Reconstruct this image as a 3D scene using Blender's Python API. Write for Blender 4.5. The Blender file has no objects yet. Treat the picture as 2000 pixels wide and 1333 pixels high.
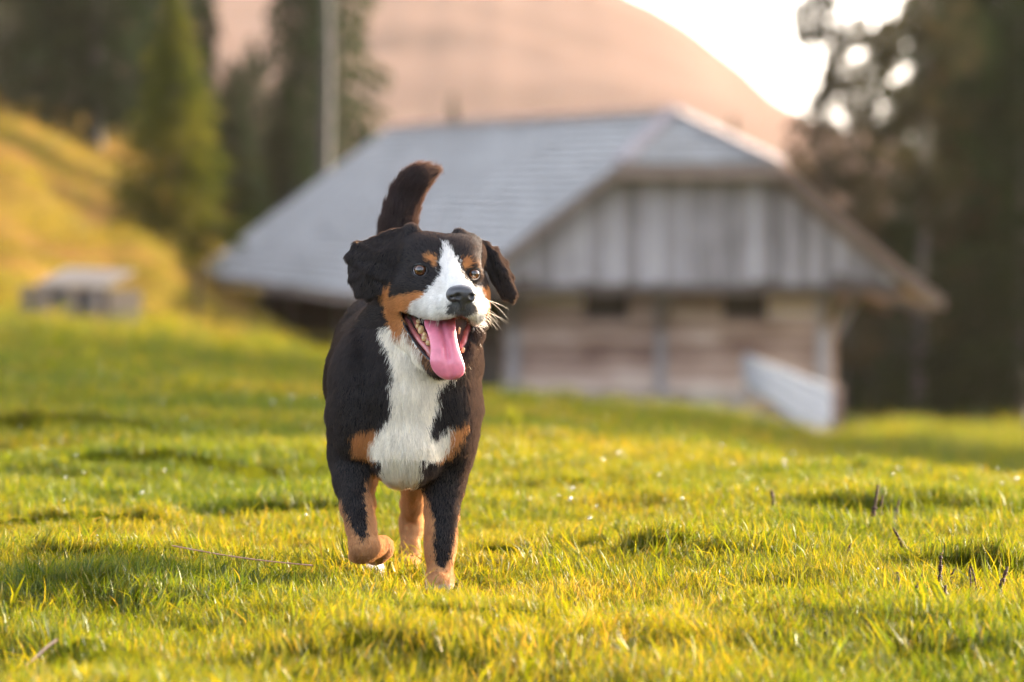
import bpy, bmesh, math, random
import numpy as np
from mathutils import Vector, Matrix

S = bpy.context.scene
COL = S.collection
rng = np.random.default_rng(7)
random.seed(7)

# ---------------------------------------------------------------- camera
FPX = 200.0 / 36.0 * 2000.0          # focal length in photo pixels
CAMZ = 0.75
TILT = math.atan((666.5 - 355.0) / FPX)
cam_data = bpy.data.cameras.new("camera")
cam = bpy.data.objects.new("camera", cam_data)
COL.objects.link(cam)
cam.location = (0, 0, CAMZ)
cam.rotation_euler = (math.pi / 2 - TILT, 0, 0)
cam_data.sensor_width = 36
cam_data.lens = 200
cam_data.clip_start = 0.1
cam_data.clip_end = 20000
cam_data.dof.use_dof = True
cam_data.dof.focus_distance = 10.36
cam_data.dof.aperture_fstop = 5.0
S.camera = cam

# ---------------------------------------------------------------- light
SUN_AZ = math.radians(47)            # towards the right of the view axis, behind the dog
SUN_EL = math.radians(17)
sun_dir = Vector((math.sin(SUN_AZ) * math.cos(SUN_EL), math.cos(SUN_AZ) * math.cos(SUN_EL), math.sin(SUN_EL)))
W = bpy.data.worlds.new("World")
S.world = W
W.use_nodes = True
nt = W.node_tree
nt.nodes.clear()
sky = nt.nodes.new("ShaderNodeTexSky")
sky.sky_type = 'NISHITA'
sky.sun_disc = False
sky.sun_elevation = SUN_EL
sky.sun_rotation = SUN_AZ
sky.altitude = 1200
sky.air_density = 0.75
sky.dust_density = 9.0
sky.ozone_density = 1.0
bg = nt.nodes.new("ShaderNodeBackground")
bg.inputs[1].default_value = 0.15
wo = nt.nodes.new("ShaderNodeOutputWorld")
hs = nt.nodes.new("ShaderNodeHueSaturation")     # evening air: a paler sky than the clear-air model
hs.inputs['Saturation'].default_value = 0.5
hs.inputs['Value'].default_value = 1.08
nt.links.new(sky.outputs[0], hs.inputs['Color'])
nt.links.new(hs.outputs[0], bg.inputs[0])
nt.links.new(bg.outputs[0], wo.inputs[0])

sd = bpy.data.lights.new("sun", 'SUN')
sd.energy = 3.9
sd.angle = math.radians(0.6)
sd.color = (1.0, 0.78, 0.52)
sun = bpy.data.objects.new("sun", sd)
COL.objects.link(sun)
sun.rotation_euler = (-sun_dir).to_track_quat('-Z', 'Y').to_euler()

S.view_settings.view_transform = 'Standard'
S.view_settings.look = 'None'
S.view_settings.exposure = 3.0
S.view_settings.gamma = 1
S.view_settings.use_curve_mapping = False
S.render.engine = 'CYCLES'
S.cycles.use_denoising = True
S.cycles.max_bounces = 8
S.cycles.diffuse_bounces = 3
S.cycles.glossy_bounces = 2
S.cycles.transmission_bounces = 4
S.cycles.transparent_max_bounces = 8
S.cycles.volume_bounces = 1
S.cycles.sample_clamp_indirect = 4.0
S.cycles.caustics_reflective = False
S.cycles.caustics_refractive = False
S.cycles_curves.shape = 'RIBBONS'

# ---------------------------------------------------------------- pixel <-> place
CT, ST = math.cos(TILT), math.sin(TILT)
def unproj(px, py, D):
    """point on the ground-plan distance D (world Y) that shows at photo pixel px, py"""
    a = (px - 1000.0) / FPX
    b = (666.5 - py) / FPX
    dy = CT + b * ST
    dz = -ST + b * CT
    return (a * D / dy, D, CAMZ + dz * D / dy)
def proj(p):
    """world points (N,3) -> photo pixels (N,2)"""
    x, y, z = p[..., 0], p[..., 1], p[..., 2] - CAMZ
    f = y * CT - z * ST
    u = y * ST + z * CT
    return 1000 + FPX * x / f, 666.5 - FPX * u / f

# ---------------------------------------------------------------- helpers
def tag(o, label=None, cat=None, group=None, kind=None):
    if label: o['label'] = label
    if cat: o['category'] = cat
    if group: o['group'] = group
    if kind: o['kind'] = kind
    return o
def empty(name, loc=(0, 0, 0), rz=0.0):
    o = bpy.data.objects.new(name, None)
    COL.objects.link(o)
    o.location = loc
    o.rotation_euler = (0, 0, rz)
    return o
def mesh_obj(name, verts, faces, mat=None, parent=None, smooth=False, me=None):
    if me is None:
        me = bpy.data.meshes.new(name)
        me.from_pydata([tuple(v) for v in verts], [], [tuple(f) for f in faces])
        me.update()
        if smooth:
            me.polygons.foreach_set('use_smooth', [True] * len(me.polygons))
        for m in (mat if isinstance(mat, (list, tuple)) else [mat]):
            if m: me.materials.append(m)
    o = bpy.data.objects.new(name, me)
    COL.objects.link(o)
    if parent: o.parent = parent
    return o
def np_mesh(name, V, Q, mat, smooth=True, attrs=None):
    """fast mesh from numpy arrays; Q is (n,3) or (n,4)"""
    me = bpy.data.meshes.new(name)
    k = Q.shape[1]
    me.vertices.add(len(V)); me.vertices.foreach_set('co', np.ascontiguousarray(V, dtype=np.float32).ravel())
    me.loops.add(Q.size); me.loops.foreach_set('vertex_index', np.ascontiguousarray(Q, dtype=np.int32).ravel())
    me.polygons.add(len(Q))
    me.polygons.foreach_set('loop_start', np.arange(0, Q.size, k, dtype=np.int32))
    me.polygons.foreach_set('loop_total', np.full(len(Q), k, dtype=np.int32))
    if smooth: me.polygons.foreach_set('use_smooth', np.ones(len(Q), dtype=bool))
    me.update(calc_edges=True)
    for n, a in (attrs or {}).items():
        if a.ndim == 2:
            at = me.attributes.new(n, 'FLOAT_COLOR', 'POINT')
            at.data.foreach_set('color', np.ascontiguousarray(np.c_[a, np.ones(len(a))] if a.shape[1] == 3 else a, dtype=np.float32).ravel())
        else:
            at = me.attributes.new(n, 'FLOAT', 'POINT')
            at.data.foreach_set('value', np.ascontiguousarray(a, dtype=np.float32))
    if mat: me.materials.append(mat)
    return me

def hash2(i, j, seed):
    n = (i.astype(np.int64) * 374761393 + j.astype(np.int64) * 668265263 + seed * 974634777) & 0x7fffffff
    n = ((n ^ (n >> 13)) * 1274126177) & 0x7fffffff
    n = n ^ (n >> 16)
    return (n & 0xffff) / 65535.0
def vnoise(x, y, seed=0):
    xi = np.floor(x); yi = np.floor(y)
    fx = x - xi; fy = y - yi
    fx = fx * fx * (3 - 2 * fx); fy = fy * fy * (3 - 2 * fy)
    a = hash2(xi, yi, seed); b = hash2(xi + 1, yi, seed)
    c = hash2(xi, yi + 1, seed); d = hash2(xi + 1, yi + 1, seed)
    return (a * (1 - fx) + b * fx) * (1 - fy) + (c * (1 - fx) + d * fx) * fy - 0.5
def fbm(x, y, seed=0, o=3):
    r = 0; a = 1.0
    for k in range(o):
        r = r + a * vnoise(x * 2 ** k + 17.3 * k, y * 2 ** k - 9.1 * k, seed + k); a *= 0.5
    return r

# node-material helpers
def mat_new(name):
    m = bpy.data.materials.new(name); m.use_nodes = True
    m.node_tree.nodes.clear()
    return m, m.node_tree.nodes, m.node_tree.links
def nd(ns, t, **kw):
    n = ns.new(t)
    for k, v in kw.items():
        if k.startswith('i_'):
            key = k[2:]
            n.inputs[int(key) if key.isdigit() else key.replace('_', ' ')].default_value = v
        else: setattr(n, k, v)
    return n
def ramp(ns, pts):
    r = ns.new('ShaderNodeValToRGB')
    el = r.color_ramp.elements
    while len(el) < len(pts): el.new(0.5)
    for e, (p, c) in zip(el, pts):
        e.position = p; e.color = (*c, 1)
    return r
def wood_mat(name, dark, mid, light, rough=0.8, scale=(1, 1, 1), stretch=14.0, rnd=0.35):
    """weathered wood: long grain streaks, blotches, a different tone on every object"""
    m, ns, ln = mat_new(name)
    tc = nd(ns, 'ShaderNodeNewGeometry')
    oi = nd(ns, 'ShaderNodeObjectInfo')
    mp = nd(ns, 'ShaderNodeMapping'); mp.inputs['Scale'].default_value = scale
    ln.new(tc.outputs['Position'], mp.inputs['Vector'])
    add = nd(ns, 'ShaderNodeVectorMath', operation='ADD')
    ml = nd(ns, 'ShaderNodeVectorMath', operation='SCALE'); ml.inputs['Scale'].default_value = 37.0
    cmb = nd(ns, 'ShaderNodeCombineXYZ')
    for k in range(3): ln.new(oi.outputs['Random'], cmb.inputs[k])
    ln.new(cmb.outputs[0], ml.inputs[0])
    ln.new(mp.outputs[0], add.inputs[0]); ln.new(ml.outputs[0], add.inputs[1])
    n1 = nd(ns, 'ShaderNodeTexNoise', i_Scale=stretch, i_Detail=5.0, i_Roughness=0.6)
    n2 = nd(ns, 'ShaderNodeTexNoise', i_Scale=.9, i_Detail=5.0)
    ln.new(add.outputs[0], n1.inputs['Vector'])
    ln.new(tc.outputs['Position'], n2.inputs['Vector'])
    a = nd(ns, 'ShaderNodeMath', operation='MULTIPLY_ADD'); a.inputs[1].default_value = 0.6
    ln.new(n1.outputs['Fac'], a.inputs[0])
    b = nd(ns, 'ShaderNodeMath', operation='MULTIPLY'); b.inputs[1].default_value = 0.4
    ln.new(n2.outputs['Fac'], b.inputs[0]); ln.new(b.outputs[0], a.inputs[2])
    c = nd(ns, 'ShaderNodeMath', operation='MULTIPLY_ADD'); c.inputs[1].default_value = rnd; 
    ln.new(oi.outputs['Random'], c.inputs[0])
    d = nd(ns, 'ShaderNodeMath', operation='SUBTRACT'); d.inputs[1].default_value = rnd / 2
    ln.new(a.outputs[0], c.inputs[2]); ln.new(c.outputs[0], d.inputs[0])
    r = ramp(ns, [(0.25, dark), (0.5, mid), (0.72, light)])
    ln.new(d.outputs[0], r.inputs[0])
    p = nd(ns, 'ShaderNodeBsdfPrincipled', i_Roughness=rough)
    ln.new(r.outputs[0], p.inputs['Base Color'])
    bm_ = nd(ns, 'ShaderNodeBump', i_Strength=0.4, i_Distance=0.01)
    ln.new(n1.outputs['Fac'], bm_.inputs['Height']); ln.new(bm_.outputs[0], p.inputs['Normal'])
    o = nd(ns, 'ShaderNodeOutputMaterial'); ln.new(p.outputs[0], o.inputs[0])
    return m
# ---------------------------------------------------------------- terrain
TD = np.array([14, 17, 20, 25, 35, 50, 70, 85, 100, 120, 150, 190, 250, 400, 1000.])
TU = np.array([-600, 0, 250, 480, 700, 1000, 1300, 1640, 2000, 2600.])
TY = np.array([
 [950, 845, 768, 700, 650, 615, 560, 470, 340, 200, 130, 100, 100, 150, 300],
 [950, 845, 770, 715, 680, 660, 632, 560, 420, 300, 228, 200, 200, 220, 330],
 [950, 845, 770, 722, 698, 680, 648, 590, 500, 410, 320, 260, 240, 250, 330],
 [950, 848, 778, 742, 722, 705, 685, 665, 645, 620, 560, 440, 380, 300, 340],
 [950, 850, 790, 765, 748, 738, 728, 718, 708, 698, 680, 640, 560, 450, 380],
 [950, 852, 812, 808, 806, 803, 800, 797, 793, 780, 760, 720, 650, 500, 390],
 [950, 870, 856, 848, 838, 825, 815, 808, 802, 790, 780, 760, 720, 600, 400],
 [957, 930, 922, 910, 893, 880, 870, 862, 846, 835, 820, 800, 770, 650, 420],
 [985, 972, 965, 950, 930, 905, 885, 872, 858, 850, 835, 815, 790, 700, 430],
 [990, 985, 980, 965, 940, 915, 890, 876, 865, 855, 840, 820, 790, 700, 430]], dtype=float)
TZ = CAMZ - (TY - 355.0) / FPX * TD[None, :]
TZ[:, 0] = 0.0
PITS = []                                             # (x, y, rx, ry, depth)
for px, D, rx, ry, dep in [(1300, 11.35, .07, .07, .075), (1100, 11.7, .10, .09, .06), (1000, 11.45, .08, .08, .06),
                       (1940, 11.0, .14, .13, .075), (30, 8.95, .13, .2, .07), (1590, 9.75, .13, .1, .045), (1220, 9.9, .16, .12, .04),
                       (430, 10.1, .32, .13, .035), (150, 12.4, .2, .2, .05), (1280, 14.0, .18, .3, .06), (1560, 10.3, .12, .1, .03),
                       (900, 10.9, .1, .1, .03), (600, 14.5, .25, .35, .05), (380, 12.6, .2, .2, .04)]:
    PITS.append(((px - 1000) / FPX * D, D, rx, ry, dep))
BANKS = []                                            # little turf steps that face the viewer: (x, y, half width, height)
for px, D, rx, h in [(1300, 11.15, .075, .050), (1100, 11.55, .12, .040), (1005, 11.25, .09, .040), (1950, 10.75, .16, .055), (60, 8.75, .15, .06),
                     (1600, 9.55, .15, .035), (1220, 9.75, .17, .032), (150, 12.1, .22, .045), (1270, 14.0, .22, .06), (430, 9.95, .30, .035), (610, 12.7, .2, .035),
                     (850, 9.25, .2, .028), (1800, 12.6, .25, .04), (330, 14.6, .3, .05), (1500, 10.9, .14, .025), (760, 8.8, .16, .03), (1650, 14.8, .4, .05), (220, 10.8, .18, .03), (60, 16.5, .5, .06)]:
    BANKS.append(((px - 1000) / FPX * D, D, rx, h))
def ground_z(x, y):
    x = np.asarray(x, float); y = np.asarray(y, float)
    u = np.clip(1000 + FPX * x / np.maximum(y, 1.0), TU[0], TU[-1])
    d = np.clip(y, TD[0], TD[-1])
    i = np.clip(np.searchsorted(TU, u, 'right') - 1, 0, len(TU) - 2)
    j = np.clip(np.searchsorted(TD, d, 'right') - 1, 0, len(TD) - 2)
    fu = (u - TU[i]) / (TU[i + 1] - TU[i]); fu = fu * fu * (3 - 2 * fu)
    fd = (d - TD[j]) / (TD[j + 1] - TD[j])
    z = (TZ[i, j] * (1 - fu) + TZ[i + 1, j] * fu) * (1 - fd) + (TZ[i, j + 1] * (1 - fu) + TZ[i + 1, j + 1] * fu) * fd
    near = np.clip((20 - y) / 6, 0.15, 1)
    far = 1 - np.clip((22 - y) / 8, 0, 1)
    dogflat = np.clip(np.hypot((x + .2) / .35, (y - 10.75) / .55) - .7, 0, 1)
    z = z + near * (0.052 * fbm(x * 1.5 + 3, y * 1.3 + 1, 3, 2) + 0.026 * fbm(x * 4.0, y * 3.2, 9, 2)) * (0.3 + 0.7 * dogflat)
    z = z + far * np.clip(y / 60 - .2, 0.06, 1.3) * (0.12 * fbm(x * 0.35, y * 0.25, 5, 3) + .55 * np.clip((y - 62) / 25, 0, 1) * np.clip((700 - (1000 + FPX * x / np.maximum(y, 1))) / 250, 0, 1) * fbm(x * .5 + 4, y * .16, 15, 3))
    for (a, b, rx, ry, dep) in PITS:
        q = ((x - a) / rx) ** 2 + ((y - b) / ry) ** 2
        z = z - dep * np.exp(-q * q)
    for (a, b, rx, h) in BANKS:
        yy = y - b - .05 * np.sin((x - a) * 23 + b)
        s = np.clip(yy / .045, 0, 1); s = s * s * (3 - 2 * s)
        z = z + h * s * np.exp(-np.maximum(0, yy - .045) / .32) * np.exp(-((x - a) / rx) ** 4)
    z = z - .022 * np.exp(-(((x + .14) / .16) ** 2 + ((y - 10.42) / .22) ** 2) ** 2)
    return z
def gz(x, y): return float(ground_z(np.array([x]), np.array([y]))[0])

def ground_material():
    m, ns, ln = mat_new('meadow_ground')
    geo = nd(ns, 'ShaderNodeNewGeometry')
    n1 = nd(ns, 'ShaderNodeTexNoise', i_Scale=0.22, i_Detail=4.0, i_Roughness=0.6)
    n2 = nd(ns, 'ShaderNodeTexNoise', i_Scale=3.0, i_Detail=6.0, i_Roughness=0.7)
    for n in (n1, n2): ln.new(geo.outputs['Position'], n.inputs['Vector'])
    at = nd(ns, 'ShaderNodeAttribute', attribute_name='dry')
    s = nd(ns, 'ShaderNodeMath', operation='ADD'); ln.new(n1.outputs['Fac'], s.inputs[0]); ln.new(at.outputs['Fac'], s.inputs[1])
    r = ramp(ns, [(0.35, (0.036, 0.045, 0.003)), (0.55, (0.058, 0.062, 0.004)), (0.85, (0.072, 0.055, 0.010)), (1.0, (0.100, 0.060, 0.019))])
    ln.new(s.outputs[0], r.inputs[0])
    r2 = ramp(ns, [(0.3, (0.45, 0.4, 0.35)), (0.65, (1.25, 1.2, 1.1))])
    ln.new(n2.outputs['Fac'], r2.inputs[0])
    mx = nd(ns, 'ShaderNodeMix', data_type='RGBA', blend_type='MULTIPLY'); mx.inputs[0].default_value = 1
    ln.new(r.outputs[0], mx.inputs[6]); ln.new(r2.outputs[0], mx.inputs[7])
    p = nd(ns, 'ShaderNodeBsdfPrincipled', i_Roughness=0.95)
    p.inputs['Specular IOR Level'].default_value = 0.0
    ln.new(mx.outputs[2], p.inputs['Base Color'])
    b = nd(ns, 'ShaderNodeBump', i_Strength=0.8, i_Distance=0.05); ln.new(n2.outputs['Fac'], b.inputs['Height']); ln.new(b.outputs[0], p.inputs['Normal'])
    o = nd(ns, 'ShaderNodeOutputMaterial'); ln.new(p.outputs[0], o.inputs[0])
    return m
def dryness(x, y):
    """0 on the fresh turf, up to .5 on the hillside at the left"""
    u = 1000 + FPX * x / np.maximum(y, 1)
    return np.clip((y - 62) / 25, 0, 1) * np.clip((700 - u) / 250, 0, 1) * 0.42
def build_ground():
    D = np.concatenate([[-400, -150, -50, -15, -3, 1, 4, 6.5], np.arange(7.4, 20, 0.045), np.geomspace(20, 1500, 260)])
    a = np.concatenate([-np.geomspace(12, .27, 16), np.linspace(-.25, .25, 260), np.geomspace(.27, 12, 16)])
    DD, AA = np.meshgrid(D, a, indexing='ij')
    X = AA * np.maximum(np.abs(DD), 9.0)
    Z = ground_z(X, DD)
    V = np.c_[X.ravel(), DD.ravel(), Z.ravel()]
    n, m_ = DD.shape
    I = np.arange(n * m_).reshape(n, m_)
    Q = np.c_[I[:-1, :-1].ravel(), I[:-1, 1:].ravel(), I[1:, 1:].ravel(), I[1:, :-1].ravel()]
    me = np_mesh('ground', V, Q, ground_material(), attrs={'dry': dryness(V[:, 0], V[:, 1])})
    o = mesh_obj('ground', None, None, me=me)
    tag(o, 'rolling green meadow with a sunlit slope rising at the left', None, kind='structure')
build_ground()

# ---------------------------------------------------------------- mountain
def build_mountain():
    px = np.linspace(-2500, 4500, 240)
    sil = np.interp(px, [-2500, 0, 900, 1180, 1250, 1330, 1400, 1460, 1500, 1560, 1700, 2000, 3000, 4500],
                    [-260, -200, -110, -40, 0, 42, 92, 140, 185, 225, 262, 300, 315, 330])
    sil = sil + 10 * np.array([vnoise(np.array([p / 30.]), np.array([2.]), 4)[0] + .6 * vnoise(np.array([p / 11.]), np.array([7.]), 4)[0] for p in px])
    rows = []
    Dtop = 1250.0
    for t in np.linspace(0, 1, 60):
        D = 820 + (Dtop - 820) * t
        zt = CAMZ - (sil - 355) / FPX * Dtop
        z = -22 + (zt + 22) * (t ** 0.9)
        x = (px - 1000) / FPX * Dtop
        rug = 9 * fbm(x / 60., np.full_like(x, D / 45.), 12, 4) * math.sin(math.pi * t) ** .7
        rows.append(np.c_[x, D + rug * 2, z + rug])
    for t in (1.0,):                                    # the far side, falling away
        rows.append(np.c_[(px - 1000) / FPX * Dtop, np.full_like(px, Dtop + 160), np.full_like(px, -22.0)])
    V = np.concatenate(rows)
    I = np.arange(len(V)).reshape(len(rows), len(px))
    Q = np.c_[I[:-1, :-1].ravel(), I[:-1, 1:].ravel(), I[1:, 1:].ravel(), I[1:, :-1].ravel()]
    m, ns, ln = mat_new('mountain_painted_haze')
    geo = nd(ns, 'ShaderNodeNewGeometry')
    n1 = nd(ns, 'ShaderNodeTexNoise', i_Scale=0.03, i_Detail=6.0); ln.new(geo.outputs['Position'], n1.inputs['Vector'])
    r = ramp(ns, [(0.35, (0.066, 0.042, 0.034)), (0.6, (0.085, 0.055, 0.045)), (0.8, (0.105, 0.070, 0.058))]); ln.new(n1.outputs['Fac'], r.inputs[0])  # peach of the haze painted into the slope's own colour
    p = nd(ns, 'ShaderNodeBsdfPrincipled', i_Roughness=1.0); ln.new(r.outputs[0], p.inputs['Base Color']); p.inputs['Specular IOR Level'].default_value = 0.0
    o = nd(ns, 'ShaderNodeOutputMaterial'); ln.new(p.outputs[0], o.inputs[0])
    ob = mesh_obj('mountain', None, None, me=np_mesh('mountain', V, Q, m))
    tag(ob, 'hazy peach coloured mountain slope behind the barn', None, kind='structure')
build_mountain()

# ---------------------------------------------------------------- air
HAZE_DENSITY = 0.000038
def build_haze():
    x0, x1, y0, y1, z0, z1 = -1800, 1800, -600, 1600, -45, 85
    V = [(x, y, z) for z in (z0, z1) for y in (y0, y1) for x in (x0, x1)]
    F = [(0, 2, 3, 1), (4, 5, 7, 6), (0, 1, 5, 4), (2, 6, 7, 3), (0, 4, 6, 2), (1, 3, 7, 5)]
    m, ns, ln = mat_new('haze_air')
    v = nd(ns, 'ShaderNodeVolumePrincipled')
    v.inputs['Color'].default_value = (1.0, 0.86, 0.76, 1)
    v.inputs['Density'].default_value = HAZE_DENSITY
    v.inputs['Anisotropy'].default_value = 0.35
    o = nd(ns, 'ShaderNodeOutputMaterial'); ln.new(v.outputs[0], o.inputs['Volume'])
    ob = mesh_obj('haze', V, F, m)
    tag(ob, 'warm evening haze in the air', None, kind='stuff')
build_haze()
# ---------------------------------------------------------------- barn
M_roof = wood_mat('weathered_shingle', (0.15, 0.147, 0.141), (0.245, 0.238, 0.228), (0.33, 0.322, 0.308), scale=(.25, .25, 2.0), stretch=5, rnd=0.0)
M_board = wood_mat('grey_board', (0.12, 0.098, 0.09), (0.26, 0.228, 0.22), (0.39, 0.35, 0.34), scale=(1, 1, .1), rnd=0.35)
M_log = wood_mat('brown_log', (0.17, 0.09, 0.062), (0.44, 0.295, 0.225), (0.66, 0.52, 0.43), scale=(.15, .15, 1), stretch=6, rnd=0.4)
M_dark = wood_mat('dark_timber', (0.035, 0.024, 0.018), (0.07, 0.05, 0.038), (0.12, 0.085, 0.06), rnd=0.3)
M_fascia = wood_mat('fascia_timber', (0.10, 0.07, 0.05), (0.18, 0.125, 0.095), (0.26, 0.2, 0.16), rnd=0.3)
M_cap = wood_mat('ridge_cap', (0.12, 0.075, 0.07), (0.17, 0.13, 0.125), (0.22, 0.19, 0.19), rnd=0.3)
M_stone = wood_mat('foundation_stone', (0.17, 0.13, 0.11), (0.27, 0.21, 0.18), (0.38, 0.32, 0.28), stretch=4, rnd=0.4)

def simple_mat(name, col, rough=0.6, spec=0.5, **kw):
    m, ns, ln = mat_new(name)
    tc = nd(ns, 'ShaderNodeTexCoord')
    n = nd(ns, 'ShaderNodeTexNoise', i_Scale=kw.get('scale', 30.0), i_Detail=3.0)
    ln.new(tc.outputs['Object'], n.inputs['Vector'])
    v = kw.get('var', 0.25)
    r = ramp(ns, [(0.3, tuple(c * (1 - v) for c in col)), (0.7, tuple(min(1, c * (1 + v)) for c in col))])
    ln.new(n.outputs['Fac'], r.inputs[0])
    p = nd(ns, 'ShaderNodeBsdfPrincipled', i_Roughness=rough)
    p.inputs['Specular IOR Level'].default_value = spec
    ln.new(r.outputs[0], p.inputs['Base Color'])
    if kw.get('sss'):
        p.inputs['Subsurface Weight'].default_value = kw['sss']
        p.inputs['Subsurface Radius'].default_value = kw.get('ssr', (0.008, 0.003, 0.002))
        p.inputs['Subsurface Scale'].default_value = 1.0
    if kw.get('coat'):
        p.inputs['Coat Weight'].default_value = kw['coat']; p.inputs['Coat Roughness'].default_value = 0.1
    if kw.get('bump'):
        b = nd(ns, 'ShaderNodeBump', i_Strength=kw['bump'], i_Distance=kw.get('bdist', 0.001))
        n3 = nd(ns, 'ShaderNodeTexNoise', i_Scale=kw.get('bscale', 400.0), i_Detail=2.0)
        ln.new(tc.outputs['Object'], n3.inputs['Vector'])
        ln.new(n3.outputs['Fac'], b.inputs['Height']); ln.new(b.outputs[0], p.inputs['Normal'])
    o = nd(ns, 'ShaderNodeOutputMaterial'); ln.new(p.outputs[0], o.inputs[0])
    return m
M_glass = simple_mat('dark_window', (0.006, 0.005, 0.005), 0.6, .1)

BOX_F = [(0, 2, 3, 1), (4, 5, 7, 6), (0, 1, 5, 4), (2, 6, 7, 3), (0, 4, 6, 2), (1, 3, 7, 5)]
def box_v(x0, x1, y0, y1, z0, z1):
    return [(x, y, z) for z in (z0, z1) for y in (y0, y1) for x in (x0, x1)]
_uc = {}
def unit_box(mat):
    if mat.name not in _uc:
        me = bpy.data.meshes.new('unit_' + mat.name)
        me.from_pydata(box_v(-.5, .5, -.5, .5, -.5, .5), [], BOX_F); me.update(); me.materials.append(mat)
        _uc[mat.name] = me
    return _uc[mat.name]
def beam(name, a, b, w, h, mat, parent, up=(0, 0, 1)):
    """a squared timber from a to b as its own mesh"""
    a = Vector(a); b = Vector(b); d = (b - a); L = d.length; d.normalize()
    up = Vector(up); s = d.cross(up)
    if s.length < 1e-4: s = d.cross(Vector((0, 1, 0)))
    s.normalize(); t = s.cross(d)
    V = []
    for k in (0, L):
        for q in (-h / 2, h / 2):
            for p in (-w / 2, w / 2):
                V.append(a + d * k + s * p + t * q)
    return mesh_obj(name, V, [(0, 1, 3, 2), (4, 6, 7, 5), (0, 4, 5, 1), (2, 3, 7, 6), (0, 2, 6, 4), (1, 5, 7, 3)], mat, parent)
def poly_slab(name, pts, th, mat, parent):
    """a flat polygon with thickness, pts in 3-D, extruded against its normal"""
    P = [Vector(p) for p in pts]
    n = Vector((0, 0, 0))
    for i in range(len(P)):
        n += P[i].cross(P[(i + 1) % len(P)])
    n.normalize()
    k = len(P)
    V = P + [p - n * th for p in P]
    F = [tuple(range(k)), tuple(range(2 * k - 1, k - 1, -1))] + [(i, i + k, (i + 1) % k + k, (i + 1) % k) for i in range(k)]
    return mesh_obj(name, V, F, mat, parent)

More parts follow.
